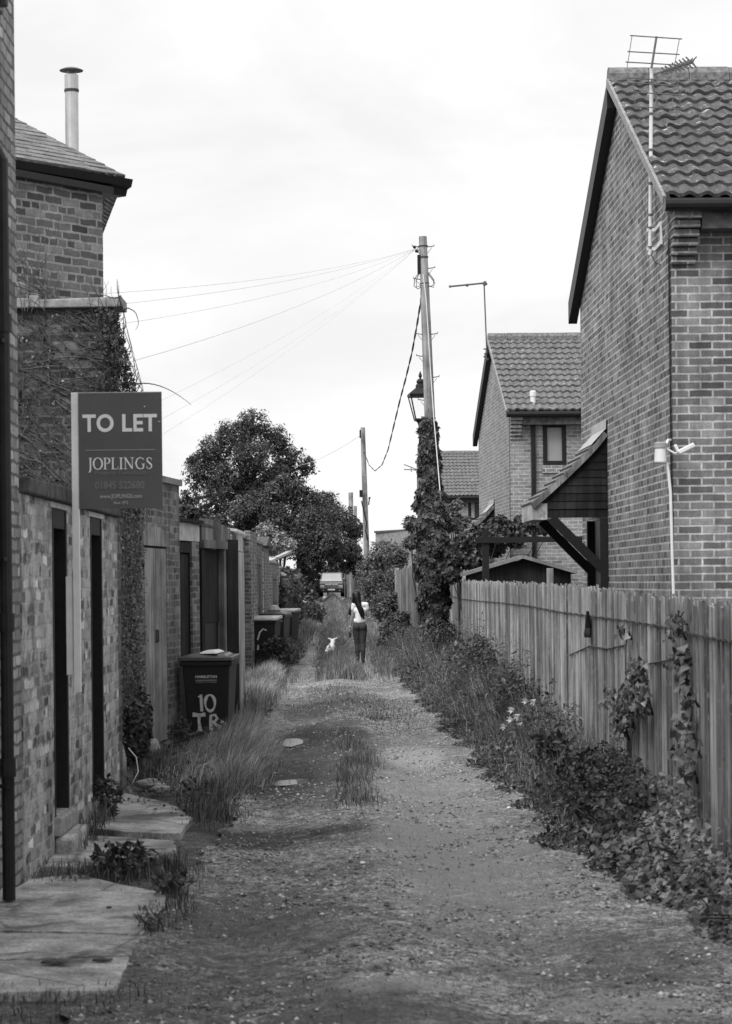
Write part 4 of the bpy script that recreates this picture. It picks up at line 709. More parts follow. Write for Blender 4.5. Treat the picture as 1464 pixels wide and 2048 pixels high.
# low brick building at the far end on the right
a, b = at(752, 1165, 175), at(835, 1165, 168); t = thing('brick_outbuilding', 'low flat roofed brick building far down the lane behind the bushes', 'building', (a.x, a.y, 0)); MB().wall(a.to_2d(), b.to_2d(), 0, at(780, 1064, 172).z, 3, side=1).build('wall', M['brick_far'], t); MB().wall(a.to_2d()+Vector((-.1, -.1)), b.to_2d()+Vector((.1, -.1)), at(780, 1064, 172).z+.003, at(780, 1060, 172).z, 3.3).build('roof', M['stone_dark'], t)
# lamp and cable at the near corner
p = H1.p
t = thing('wall_lamp', 'white outdoor lamp with angled sensor arm on the near house corner', 'lamp', at(1335, 930, 21.95)); c_ = at(1321, 905, 21.85); 
mb = MB(); k = 21.85/F; mb.lathe((c_.x, c_.y, c_.z-22*k), [(.045, 0), (.056, .01), (.058, .02), (.052, 26*k), (.05, 30*k)], 16); mb.build('shade', M['white_pl'], t); MB().lathe((c_.x, c_.y, c_.z+9*k), [(.058, 0), (.06, .03), (.062, .045), (.04, .055)], 16).build('cap', M['lead'], t)
P = lambda px, py, d=21.85: at(px, py, d); MB().tube([P(1332, 897), P(1350, 907), P(1362, 904)], .011, 8).tube([P(1332, 890), P(1336, 880, 21.93), P(1341, 880, 22)], .012, 8).build('arm', M['white_pl'], t)
a_, b_ = P(1357, 905, 21.82), P(1389, 889, 21.82); MB().beam(a_, b_, .03, .045).beam(P(1350, 889, 21.82), P(1358, 906, 21.82), .02, .03).build('sensor', M['white_pl'], t, bevel=.01)
MB().tube([P(1333, 925), P(1337, 945), P(1341, 985), P(1345, 1130), P(1347, 1190)], .014, 8).build('conduit', M['white_pl'], t)
mb = MB(); mb.tube([p(-.012, .06, 4.95), p(-.012, .05, 3.4), p(-.015, .06, 1.2)], .006, 5); mb.tube([at(1300, 505, 22.9), at(1312, 527, 22.8), at(1328, 530, 22.6), p(-.012, .1, 4.86)], .005, 5); o = mb.build('aerial_cable', M['cable']); tag(o, 'thin black cable running down the near house corner', 'cable')
# aerials
Ya = 22.9; t = thing('tv_aerial', 'tall grid backed TV aerial on the nearest gable wall', 'aerial', at(1300, 510, Ya)); MP = lambda px, py, d=0: at(px, py, Ya+d)
ml = MB().tube([MP(1300, 510), MP(1303, 136)], .0185, 10).build('mast', M['alu'], t)
for py in (166, 228, 300, 367, 430, 456, 495): c_ = MP(1300+(510-py)*.008, py); MB().tube([c_+Vector((0, 0, -.012)), c_+Vector((0, 0, .012))], .023, 10).build('clamp', M['alu_dark'], ml)
w0 = p(0, (Ya-H1.N.y), 0).x; mb = MB()
for py in (460, 498): c_ = MP(1300, py); mb.beam(c_+Vector((-.03, -.0, 0)), Vector((w0+.01, Ya-.0, c_.z)), .03, .03); mb.beam(Vector((w0-.012, Ya-.45, c_.z)), Vector((w0-.012, Ya+.03, c_.z)), .02, .035)
mb.beam(Vector((w0-.014, Ya-.43, MP(1300, 458).z)), Vector((w0-.014, Ya-.43, MP(1300, 500).z)), .02, .03); mb.build('wall_bracket', M['alu'], t)
mb = MB()
for (l, r) in (((1260, 71), (1364, 78)), ((1255, 103), (1359, 109)), ((1251, 124), (1356, 130)), ((1253, 155), (1356, 162)), ((1253, 165), (1358, 172)), ((1257, 184), (1363, 190)), ((1264, 213), (1370, 219))): mb.tube([MP(*l, -.05), MP(*r, -.05)], .006, 6)
for (a_, b_) in (((1264, 71), (1254, 136)), ((1359, 77), (1349, 130)), ((1265, 156), (1271, 214)), ((1355, 162), (1362, 218))): mb.tube([MP(*a_, -.05), MP(*b_, -.05)], .004, 5)
mb.tube([MP(1313, 73, -.05), MP(1303, 136, -.05)], .011, 8); mb.tube([MP(1303, 160, -.05), MP(1317, 217, -.05)], .011, 8); mb.build('reflector', M['alu_dark'], t)
mb = MB(); b0_, b1_ = MP(1303, 150), at(1384, 124, Ya+.9); mb.tube([b0_, b1_], .010, 6)
for i in range(8):
    c_ = b0_.lerp(b1_, .32+.66*i/7); s_ = .034+.003*i
    for sg in (-1, 1): mb.beam(c_+Vector((-s_, 0, -s_*sg)), c_+Vector((s_, 0, s_*sg)), .016, .012)
    mb.add([c_+Vector((-s_, -.004, -s_)), c_+Vector((0, -.004, -.3*s_)), c_+Vector((s_, -.004, -s_)), c_+Vector((.4*s_, -.004, 0)), c_+Vector((s_, -.004, s_)), c_+Vector((0, -.004, .3*s_)), c_+Vector((-s_, -.004, s_)), c_+Vector((-.4*s_, -.004, 0))], [tuple(range(8))])
mb.build('director_boom', M['alu_dark'], t)
Yb = 53.0; t = thing('tv_aerial', 'slim stick aerial above the second house gable', 'aerial', at(972, 716, Yb)); MP = lambda px, py, d=0: at(px, py, Yb+d)
ml = MB().tube([MP(974, 716), MP(968, 563)], .016, 8).build('mast', M['alu_dark'], t); MB().tube([MP(970, 566), MP(900, 573, -.3)], .02, 6).tube([MP(973, 565), MP(966, 569)], .05, 6).tube([MP(935, 568), MP(934, 573)], .03, 6).tube([MP(901, 571), MP(899, 575)], .025, 6).build('boom', M['alu_dark'], t); MB().beam(MP(967, 713), MP(987, 715), .04, .04).beam(MP(967, 698), MP(983, 698), .02, .03).beam(MP(970, 706), MP(976, 720), .05, .05).build('wall_bracket', M['alu_dark'], t)
Yb = 96; t = thing('tv_aerial', 'small far aerial just left of the ivied pole', 'aerial', at(836, 990, Yb)); MP = lambda px, py, d=0: at(px, py, Yb+d); MB().tube([MP(836, 1000), MP(835, 925)], .035, 6).build('mast', M['alu_dark'], t); MB().tube([MP(838, 940), MP(808, 939)], .02, 5).tube([MP(836, 940), MP(808, 929)], .02, 5).tube([MP(822, 935), MP(823, 944)], .018, 5).build('boom', M['alu_dark'], t)
# ---------------------------------------------------------------- fence along the lane
FN, FF = Vector((2.10, 6.0)), Vector((1.97, 55.0)); fd = (FF-FN).normalized(); fnrm = Vector((-fd.y, fd.x))
def fence_top(y): return float(np.interp(y, [6, 13.4, 24, 40, 55], [1.54, 1.605, 1.70, 1.74, 1.76]))
t = thing('wooden_fence', 'long weathered close boarded fence along the right of the lane', 'fence', (2.05, 25, 0)); mb = MB(); y = 6.0; i = 0
while y < 55:
    w_ = random.uniform(.055, .09) if random.random() < .8 else random.uniform(.03, .05); x = FN.x+(FF.x-FN.x)*(y-6)/49; zt = fence_top(y)+random.gauss(0, .016); off = random.uniform(-.005, .005)+(-.024 if i % 2 else 0); tl = random.gauss(0, .009); ch = random.uniform(0, .025)
    x0 = x+off; x1 = x+off+.014; tw = random.gauss(0, .004)
    mb.hexa([(x0+tw, y+.002, -.05), (x1+tw, y+.002, -.05), (x1-tw, y+w_+.012, -.05), (x0-tw, y+w_+.012, -.05)], [(x0, y+.002+tl, zt-ch*random.random()), (x1, y+.002+tl, zt-ch*.4), (x1, y+w_+tl+.008, zt-ch*random.random()), (x0, y+w_+tl+.008, zt)]); y += w_+random.choice((0, .002, .004, .006)); i += 1
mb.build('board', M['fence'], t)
mb = MB(); mb.hexa([(2.125, 6, .35), (2.16, 6, .35), (2.03, 55, .35), (1.995, 55, .35)], [(2.125, 6, .43), (2.16, 6, .43), (2.03, 55, .43), (1.995, 55, .43)]).hexa([(2.125, 6, 1.2), (2.16, 6, 1.2), (2.03, 55, 1.3), (1.995, 55, 1.3)], [(2.125, 6, 1.28), (2.16, 6, 1.28), (2.03, 55, 1.38), (1.995, 55, 1.38)]); mb.build('rail', M['fence_far'], t)
# wire strung along the fence face
WP = [(902, 1192), (925, 1198), (960, 1202), (1010, 1206), (1060, 1212), (1120, 1224), (1175, 1231), (1250, 1241), (1320, 1252), (1370, 1264), (1410, 1273), (1470, 1284)]
def on_fence(px, py, off=.03):
    k_ = (at(px, py, 1).x); Y = 30
    for _ in range(20): Y = (FN.x+(FF.x-FN.x)*(Y-6)/49-off)/k_
    return at(px, py, Y)
pts = [on_fence(*q_) for q_ in WP]; fine = []
for a_, b_ in zip(pts[:-1], pts[1:]):
    for i in range(14): fine.append(a_.lerp(b_, i/14))
mb = MB()
for s_ in (0, math.pi): mb.tube([v+Vector((math.cos(i*1.1+s_), 0, math.sin(i*1.1+s_)))*.006 for i, v in enumerate(fine)], .0042, 4)
o = mb.build('fence_wire', M['rust']); tag(o, 'rusty twisted wire strung along the face of the long fence', 'wire')
c0 = on_fence(1176, 1222, .05); k = c0.y/F; prof = [(-4, 0, 3), (-3, 12, 5), (-1, 22, 6), (1, 34, 9), (-2, 45, 10), (-3, 53, 7)]; mb = MB(); rings = []
for i, (dx, dy, h) in enumerate(prof):
    c_ = c0+Vector((dx*k*.4, dx*k*1.5, -dy*k)); n = 10; rings.append([c_+Vector((.015*math.cos(2*math.pi*j/n)-.01+.005*math.sin(j*2.3+i), h*k*.55*math.sin(2*math.pi*j/n)*4, .01*math.sin(j*1.7+i))) for j in range(n)])
    rings[-1] = [Vector((c_.x+h*k*.8*math.cos(2*math.pi*j/n)*(1+.25*math.sin(3*j+i)), c_.y+.05*math.sin(2*math.pi*j/n), c_.z)) for j in range(n)]
mb.v = [tuple(v) for r_ in rings for v in r_]
for i in range(len(rings)-1):
    for j in range(10): mb.f.append((i*10+j, i*10+(j+1) % 10, (i+1)*10+(j+1) % 10, (i+1)*10+j))
mb.f.append(tuple(range(10))); mb.f.append(tuple(range((len(rings)-1)*10, len(rings)*10))); o = mb.build('rag', M['cable']); tag(o, 'dark limp cloth hanging from the wire on the long fence', 'cloth')
# second fence panel and others behind
t = thing('wooden_fence', 'taller weathered plank panel beyond the ivied pole', 'fence', (1.3, 62, 0)); a, b = at(794, 1165, 66).to_2d(), at(858, 1165, 58).to_2d(); mb = MB(); n = 22
for i in range(n):
    q0, q1 = a.lerp(b, i/n+.003), a.lerp(b, (i+1)/n-.003); mb.wall(q0, q1, -.05, 2.08+.06*math.sin(i*.25)+random.gauss(0, .02), .03, side=1)
mb.build('board', M['fence_far'], t); MB().prism([(a.x-.06, a.y-.06), (a.x+.06, a.y-.06), (a.x+.06, a.y+.06), (a.x-.06, a.y+.06)], -.1, 2.15).build('post', M['fence'], t)
t = thing('wooden_fence', 'plank fence panel beside the parked car', 'fence', (-1.3, 150, .5)); mb = MB(); n = 30; a, b = at(688, 1165, 186).to_2d(), at(722, 1165, 140).to_2d()
for i in range(n): q0, q1 = a.lerp(b, i/n+.003), a.lerp(b, (i+1)/n-.003); mb.wall(q0, q1, .2, 2.35+random.gauss(0, .02), .03, side=1)
mb.build('board', M['fence_far'], t)
o = MB().prism([(at(1094, 1165, 40).x, 40), (at(1107, 1165, 40).x, 40), (at(1107, 1165, 40).x, 40.1), (at(1094, 1165, 40).x, 40.1)], -.1, 1.96).build('fence_post', M['pole'], bevel=.01); tag(o, 'single timber post standing in front of the dark shed', 'post')
# pergola and shed behind the fence
Yp = 45; k = Yp/F; t = thing('pergola', 'black timber pergola frame over the shed', 'pergola', (2.3, Yp, 0)); 
for px in (972, 1196): x = at(px, 1165, Yp).x; MB().box(x-.065, x+.065, Yp, Yp+.12, -.1, at(px, 1058 if px < 1000 else 1070, Yp).z).build('post', M['black'], t)
zb = at(1000, 1080, Yp).z; MB().box(at(950, 1080, Yp).x, at(1240, 1080, Yp).x, Yp-.045, Yp-.003, zb-.055, zb+.055).build('beam', M['black'], t)
Yh = 46.6; k = Yh/F; t = thing('garden_shed', 'small dark garden shed with a felted pitched roof behind the fence', 'shed', (at(1040, 1165, Yh).x, Yh, 0)); x0, x1, xm = at(940, 1165, Yh).x, at(1143, 1165, Yh).x, at(1046, 1165, Yh).x; zr = at(1046, 1110, Yh).z; ze = at(940, 1143, Yh).z
MB().add([(x0, Yh+.12, 0), (x1, Yh+.12, 0), (x1, Yh+.12, ze), (xm, Yh+.12, zr-.1), (x0, Yh+.12, ze), (x0, Yh+2, 0), (x1, Yh+2, 0), (x1, Yh+2, ze), (xm, Yh+2, zr-.1), (x0, Yh+2, ze)], [(0, 1, 2, 3, 4), (5, 9, 8, 7, 6), (0, 4, 9, 5), (1, 6, 7, 2)]).build('wall', M['dark_wood'], t)
mb = MB()
for (xa_, za_, xb2, zb2) in ((at(927, 1146, Yh).x, ze-.02, xm, zr), (xm+.003, zr, at(1153, 1143, Yh).x, ze)): mb.hexa([(xa_, Yh-.1, za_-.07), (xb2, Yh-.1, zb2-.07), (xb2, Yh+2.2, zb2-.07), (xa_, Yh+2.2, za_-.07)], [(xa_, Yh-.1, za_), (xb2, Yh-.1, zb2), (xb2, Yh+2.2, zb2), (xa_, Yh+2.2, za_)])
mb.build('roof', M['slate'], t); MB().box(x0-.02, xm-.5, Yh+.08, Yh+.115, .9, ze-.25).build('pale_panel', M['mortar'], t)
# ---------------------------------------------------------------- poles, lamp, wires
YP = 49.0; PB, PT = at(879, 1330, YP), at(845.5, 473, YP); PB.z = -.1
t = thing('telegraph_pole', 'tall leaning telegraph pole wrapped in ivy by the fence end', 'telegraph pole', (PB.x, PB.y, 0)); PX = lambda py, dx=0, dy=0: at(np.interp(py, [473, 1330], [845.5, 879])+dx, py, YP+dy)
MB().tube([PB, PX(900), PX(600), PT], [.155, .118, .096, .082], 14).build('shaft', M['pole'], t); MB().tube([PX(513), PX(516)], .1, 12).tube([PX(491), PX(493)], .1, 12).tube([PX(566), PX(567.5)], .1, 12).build('band', M['rust'], t)
for py, s_ in ((494, 1), (494, -1), (537, 1), (559, -1), (669, 1), (669, -1), (713, -1), (755, 1), (801, -1)):
    c_ = PX(py, s_*8); e = PX(py-2, s_*22); MB().tube([c_, e, e+Vector((0, 0, .03))], .011, 5).tube([PX(py+13, s_*8), PX(py+1, s_*17)], .005, 4).build('step_iron', M['alu_dark'], t)
MB().box(PX(530).x-.135, PX(530).x-.06, YP-.06, YP+.04, PX(548).z, PX(510).z).build('junction_box', M['cable'], t, bevel=.01)
mb = MB()
for pts in ([(838, 545), (829, 558), (828, 572), (836, 578), (842, 574)], [(839, 546), (832, 561), (833, 574), (843, 571)], [(857, 545), (868, 560), (866, 571), (858, 573)], [(856, 548), (870, 566), (867, 575), (856, 571)], [(829, 497), (834, 500), (838, 492)], [(832, 503), (836, 506), (838, 498)]): mb.tube([at(a_, b_, YP-.1) for a_, b_ in pts], .009, 5)
mb.build('cable_loop', M['cable'], t); MB().lathe(at(829, 497, YP), [(.02, 0), (.035, .02), (.03, .05), (.01, .06)], 8).lathe(at(833, 505, YP), [(.02, 0), (.035, .02), (.03, .05), (.01, .06)], 8).build('insulator', M['cable'], t)
mb = MB(); mb.tube([PX(548, -2, -.11), PX(600, 2, -.13), PX(740, 5, -.15), at(868, 840, YP-.3), at(880, 980, YP-.6), at(893, 1130, YP+2), at(902, 1210, YP+3.5), at(906, 1300, YP+3.6)], .011, 6); o = mb.build('stay_rope', M['alu']); tag(o, 'pale rope running down the ivied pole to the fence end', 'rope')
for (px, py, Y, sag) in ((150, 590, 27, .15), (150, 617, 27, .15), (190, 655, 27, .18), (180, 745, 27, .2), (190, 862, 27, .2), (195, 905, 27, .22), (205, 942, 27, .18)):
    a_, b_ = PX(497, -14), at(px, py, Y); mb = MB(); mb.tube([a_.lerp(b_, i/20)-Vector((0, 0, sag*4*(i/20)*(1-i/20))) for i in range(21)], .0038 if py != 745 else .0058, 4); o = mb.build('overhead_wire', M['wire']); tag(o, 'thin overhead wire fanning from the ivied pole to the houses on the left', 'wire', 'overhead wires')
mb = MB(); CP = [(843, 575, 49), (842, 600, 49.5), (834, 650, 51), (824, 705, 53), (812, 755, 56), (800, 800, 60), (788, 850, 65), (776, 900, 71), (764, 930, 78), (750, 942, 86), (738, 930, 95), (727, 900, 103)]
pts = [at(*q_) for q_ in CP]; fine = []
for a_, b_ in zip(pts[:-1], pts[1:]):
    for i in range(16): fine.append(a_.lerp(b_, i/16))
n = len(fine)
for s_ in (0, math.pi): mb.tube([v+Vector((math.cos(i*.42+s_), 0, math.sin(i*.42+s_)*.4))*.012 for i, v in enumerate(fine)], [.0115 if i < n*.6 else .010 for i in range(n)], 5)
o = mb.build('power_cable', M['cable']); tag(o, 'thick twisted black cable sagging from the ivied pole', 'cable')
def pole(label, pxt, pyt, pxb, Y, rt, rb, extra=None):
    a_, b_ = at(pxb, 1200, Y), at(pxt, pyt, Y); a_.z = g1(a_.x, Y)-.2; t = thing('telegraph_pole', label, 'telegraph pole', a_, 0, 'telegraph poles down the lane'); MB().tube([a_, a_.lerp(b_, .5), b_], [rb, (rt+rb)/2, rt], 10).build('shaft', M['pole'], t); return t, a_, b_
t, a_, b_ = pole('bare telegraph pole rising from bushes in mid lane', 725.5, 855, 737, 102, .10, .14)
mb = MB(); k = 102/F; X_ = lambda px, py: at(px, py, 101.8); mb.box(X_(719, 870).x, X_(722, 870).x, 101.6, 101.8, X_(0, 884).z, X_(0, 868).z).build('junction_box', M['cable'], t); mb = MB().box(X_(719, 1000).x, X_(725.5, 1000).x, 101.6, 101.8, X_(0, 1002).z, X_(0, 988).z); mb.build('junction_box', M['cable'], t); MB().tube([X_(723, 1002), X_(727, 1020), X_(733, 1045), X_(731, 1062), X_(735, 1080)], .03, 5).tube([X_(739, 995), X_(737, 1010)], .03, 5).tube([X_(737, 997), X_(741, 995)], .04, 5).build('cable', M['cable'], t)
pole('dark topped telegraph pole showing above the hedge', 701.5, 985, 704, 165, .16, .17); pole('farthest short telegraph pole above the hedge', 710.5, 1012, 712, 215, .15, .16)
a_, b_ = at(722, 870, 102), at(560, 932, 200); o = MB().tube([a_.lerp(b_, i/12)-Vector((0, 0, .5*4*(i/12)*(1-i/12))) for i in range(13)], .012, 4).build('overhead_wire', M['wire']); tag(o, 'faint wire from the bare mid lane pole towards the big tree', 'wire')
YL = 51; kl = YL/F; LX = at(841, 800, YL).x; Z = lambda py: at(841, py, YL).z
t = thing('street_lamp', 'old four sided lantern street lamp half hidden behind the ivied pole', 'street lamp', (LX, YL, 0)); MB().tube([(LX, YL, -.1), (LX, YL, 1), (LX, YL, Z(853))], [.08, .06, .045], 10).build('post', M['black'], t)
def sq(mb, prof, rot=math.pi/4):
    o_ = len(mb.v)
    for r, z in prof:
        for j in range(4): a2 = rot+j*math.pi/2+.1; mb.v.append((LX+r*1.414*math.cos(a2), YL+r*1.414*math.sin(a2), z))
    for i in range(len(prof)-1):
        for j in range(4): mb.f.append((o_+i*4+j, o_+i*4+(j+1) % 4, o_+i*4+4+(j+1) % 4, o_+i*4+4+j))
    mb.f.append((o_, o_+1, o_+2, o_+3)); e = o_+len(prof)*4-4; mb.f.append((e, e+1, e+2, e+3))
mb = MB(); sq(mb, [(.25, Z(794)), (.265, Z(789)), (.24, Z(786)), (.12, Z(777))]); hd = mb.build('hood', M['pipe'], t)
MB().lathe((LX, YL, 0), [(.11, Z(777)), (.10, Z(770)), (.07, Z(767)), (.085, Z(765)), (.085, Z(762)), (.05, Z(758)), (.015, Z(757))], 14).build('cowl', M['pipe'], hd); MB().lathe((LX, YL, 0), [(.012, Z(758)), (.02, Z(756)), (.042, Z(752)), (.03, Z(748)), (.004, Z(742))], 10).build('finial', M['pipe'], hd)
mb = MB(); 
for j in range(4): a2 = math.pi/4+j*math.pi/2+.1; c_, s_ = math.cos(a2)*1.414, math.sin(a2)*1.414; mb.beam((LX+.12*c_, YL+.12*s_, Z(840)), (LX+.235*c_, YL+.235*s_, Z(793)), .022, .022)
sq(mb, [(.12, Z(842)), (.13, Z(841)), (.13, Z(838)), (.1, Z(837))]); mb.lathe((LX, YL, 0), [(.05, Z(853)), (.07, Z(846)), (.11, Z(842))], 10); mb.build('frame', M['pipe'], t)
mb = MB()
for j in range(4):
    a2, a3 = [math.pi/4+(j+d_)*math.pi/2+.1 for d_ in (0, 1)]; f = lambda a, r, z: (LX+r*1.38*math.cos(a), YL+r*1.38*math.sin(a), z); mb.add([f(a2, .12, Z(838)), f(a3, .12, Z(838)), f(a3, .235, Z(794)), f(a2, .235, Z(794))], [(0, 1, 2, 3)])
mb.build('glass', M['lamp_glass'], t)
# ================================================================ VEGETATION
def shrub(name, label, cat, blobs, size, n, mat, stem_base, group=None, shape='oval', stem_r=.02, sub=.34):
    t = thing(name, label, cat, stem_base, 0, group); mb = MB(); V, Fc, o = [], [], 0; vol = np.array([b[1][0]*b[1][1]*b[1][2] if hasattr(b[1], '__len__') else b[1]**3 for b in blobs])**.72; vol /= vol.sum()
    zt = stem_base[2]+.6*(max(b[0][2] for b in blobs)-stem_base[2])
    for (c, r), f in zip(blobs, vol):
        r = np.array(r if hasattr(r, '__len__') else (r, r, r)); k = int(n*f)
        subs, _ = blob_pts(c, r*.85, max(4, int(k/28)), .5); P = np.concatenate([blob_pts(s_, r*sub*random.uniform(.5, 1.4), 28, .2)[0] for s_ in subs]); P = P[P[:, 2] > .02]
        v, f_ = leaf_arrays(P, size, nrm=unit(P-np.array(c))+np.array([0, -.1, .5]), spread=1.3, axis=(0, 0, -.3), shape=shape); V.append(v); Fc.append(f_+o); o += len(v)
        b_ = Vector(stem_base); c_ = Vector(c); mb.tube([b_, Vector((b_.x, b_.y, zt)) if cat == 'tree' else b_.lerp(c_, .4), Vector((b_.x, b_.y, zt+.4)).lerp(c_, .5) if cat == 'tree' else b_.lerp(c_, .6)+Vector((random.uniform(-.1, .1), 0, .1*float(r[0]))), c_], [stem_r, stem_r*.8, stem_r*.5, stem_r*.3], 5)
        for s_ in subs[:7]: mb.tube([c_, Vector(s_)], [stem_r*.4, stem_r*.15], 4)
    np_mesh('foliage' if cat != 'tree' else 'crown', np.concatenate(V), [np.concatenate(Fc)], M[mat], t); mb.build('stem' if cat != 'tree' else 'trunk', M['bark' if cat == 'tree' else 'stem'], t); return t
def pb(px, py, r, Y, ry=None): c = at(px, py, Y); rr = r/F*Y; return (tuple(c), (rr, ry or rr, rr*.9))
big = [pb(*q_) for q_ in ((505, 848, 40, 176), (468, 872, 42, 175), (545, 880, 40, 177), (430, 905, 46, 175), (500, 910, 50, 174), (575, 915, 36, 177), (612, 932, 24, 178), (560, 945, 34, 176), (400, 950, 40, 175), (455, 960, 50, 174), (520, 960, 45, 175), (378, 1000, 28, 176), (430, 1005, 45, 174), (500, 1010, 50, 174), (370, 1030, 20, 176), (595, 960, 22, 177), (385, 925, 20, 176))]
shrub('broadleaf_tree', 'tallest dark broadleaf tree with an open domed crown', 'tree', big, .17, 36000, 'leaf_dark', (-9.0, 175.5, .5), stem_r=.32, sub=.27)
hed = [pb(*q_) for q_ in ((575, 985, 30, 152), (545, 1010, 36, 151), (610, 1000, 36, 152), (650, 1010, 34, 152), (500, 1035, 34, 150), (560, 1045, 44, 148), (620, 1045, 46, 148), (675, 1040, 38, 150), (706, 1060, 28, 152), (600, 1085, 46, 147), (650, 1085, 48, 147), (700, 1100, 30, 149), (620, 1112, 33, 147), (665, 1104, 34, 148), (705, 1125, 22, 150), (610, 1148, 24, 150), (560, 1090, 36, 148), (600, 1165, 16, 152), (622, 1168, 17, 149), (640, 1130, 13, 148), (690, 1130, 13, 149), (712, 1142, 14, 150), (722, 1118, 13, 150), (606, 1185, 12, 150), (480, 1062, 28, 150), (448, 1070, 26, 151), (520, 1082, 32, 149), (415, 1050, 24, 152))]
shrub('spreading_tree', 'dense dark spreading tree overhanging the parked car', 'tree', hed, .14, 60000, 'leaf_deep', (-4.3, 152, .4), stem_r=.25, sub=.3)
con = [pb(567, 958, 13, 150), pb(548, 978, 18, 150), pb(590, 975, 16, 150), pb(510, 1005, 22, 149), pb(475, 1025, 20, 149)]
shrub('feathery_shrub', 'feathery pale green conifer tip in front of the big tree', 'shrub', con, .3, 5000, 'leaf', (-5.6, 150, .4), shape='thin', stem_r=.1)
shrub('hedge_tree', 'dark hedge closing the lane behind the parked car', 'tree', [pb(610, 1150, 20, 196), pb(640, 1142, 20, 196), pb(668, 1138, 20, 197), pb(695, 1142, 20, 196), pb(720, 1150, 20, 196), pb(625, 1175, 20, 196), pb(700, 1172, 20, 197), pb(735, 1165, 18, 196)], .24, 6000, 'leaf_deep', (-3.2, 196.5, .5), stem_r=.1)
shrub('elder_shrub', 'pale leafed elder shrub rising above the yard walls', 'shrub', [pb(532, 1062, 20, 64), pb(556, 1080, 22, 64), pb(575, 1090, 18, 66), pb(545, 1095, 20, 65), pb(520, 1085, 14, 64)], .075, 5200, 'leaf_pale', (-2.75, 64.5, .3), shape='oval')
shrub('small_tree', 'dark small tree low behind the timber shed roof', 'tree', [pb(372, 1025, 18, 90), pb(400, 1035, 16, 90), pb(440, 1045, 16, 88)], .12, 4200, 'leaf_dark', (-6.3, 90, .2), stem_r=.08)
shrub('dark_shrub', 'dark shrub under the spreading tree left of the car', 'shrub', [pb(612, 1178, 16, 120), pb(600, 1160, 14, 122), pb(625, 1195, 12, 118), pb(612, 1205, 14, 112)], .12, 3500, 'leaf_deep', (-3.0, 119, .3))
shrub('broad_shrub', 'broad grey green shrub between the bare pole and the plank panel', 'shrub', [pb(770, 1110, 34, 70), pb(745, 1140, 34, 72), pb(795, 1115, 26, 69), pb(755, 1175, 36, 68), pb(785, 1160, 30, 68), pb(770, 1215, 34, 66), pb(800, 1200, 22, 66), pb(735, 1165, 22, 76), pb(780, 1255, 24, 62), pb(742, 1200, 16, 74)], .065, 30000, 'leaf', (.75, 68, .05), stem_r=.03)
shrub('broad_shrub', 'lower dark shrub at the foot of the plank panel', 'shrub', [pb(790, 1265, 26, 59), pb(812, 1285, 22, 57), pb(770, 1285, 18, 59), pb(800, 1240, 22, 60)], .06, 9000, 'leaf_deep', (.95, 58.5, .05), stem_r=.02)
shrub('tall_shrub', 'leafy shrub growing left of the ivied pole', 'shrub', [pb(836, 1012, 13, 53), pb(824, 1048, 18, 53), pb(838, 1080, 20, 53), pb(820, 1085, 14, 54), pb(845, 1120, 20, 53)], .06, 8000, 'leaf', (1.25, 53, .05), stem_r=.03)
# ivy on the pole
t = thing('ivy_plant', 'thick ivy sleeve climbing the tall leaning pole', 'ivy', (PB.x, YP, 0)); V, Fc, o = [], [], 0
def ivy_add(P, nrm, size, shape='ivy'):
    global o
    v, f_ = leaf_arrays(P, size, nrm=nrm, spread=.9, axis=(0, 0, -1.3), shape=shape); V.append(v); Fc.append(f_+o); o += len(v)
n = 24000; py = 835+(1300-835)*RNG.uniform(0, 1, n)**.85; a = RNG.uniform(0, 2*np.pi, n); rad = np.interp(py, [835, 850, 900, 970, 1000, 1050, 1150, 1230, 1300], [10, 14, 18, 20, 25, 28, 29, 24, 20])/F*YP*(.75+.35*RNG.uniform(0, 1, n)**.5)*(1+.16*np.sin(py*.09+a*2)+.1*np.sin(py*.21-a*3)); cxp = np.interp(py, [835, 1000, 1100, 1300], [856, 861, 865, 871])
C = np.array([tuple(at(x_, y_, YP)) for x_, y_ in zip(cxp, py)]); nr_ = np.stack([np.cos(a), np.sin(a), np.full(n, .35)], 1); ivy_add(C+np.stack([np.cos(a)*rad, np.sin(a)*rad*1.1, 0*a], 1), nr_, .07)
np_mesh('foliage', np.concatenate(V), [np.concatenate(Fc)], M['ivy'], t); mb = MB()
for i in range(9):
    x_ = random.uniform(-.12, .12); mb.tube([(PB.x+x_, YP-.17, -.02)]+[tuple(PX(p_, x_*60+random.uniform(-5, 5), -.16)) for p_ in (1250, 1150, 1050, 950, 860)], [.025, .02, .018, .014, .01, .006], 5)
mb.build('stem', M['stem'], t)
shrub('climber', 'leafy climber heaped over the pergola and behind the shed', 'climber', [pb(935, 1082, 24, 48.5), pb(960, 1066, 22, 48.5), pb(1000, 1058, 28, 48.3), pb(1045, 1052, 24, 48), pb(1085, 1052, 18, 48), pb(1105, 1048, 12, 48), pb(912, 1112, 26, 48.5), pb(945, 1115, 27, 48.5), pb(900, 1145, 26, 48.5), pb(985, 1090, 26, 49), pb(1030, 1075, 22, 48.6), pb(915, 1050, 16, 49)], .07, 22000, 'ivy', (2.15, 48.6, 0), shape='ivy')
shrub('small_tree', 'slim bushy tree before the far house between pole and second house', 'tree', [pb(905, 1035, 18, 60), pb(915, 1010, 12, 60), pb(895, 1020, 14, 60), pb(930, 1045, 14, 60)], .065, 4500, 'leaf', (2.25, 60, 0), stem_r=.03)
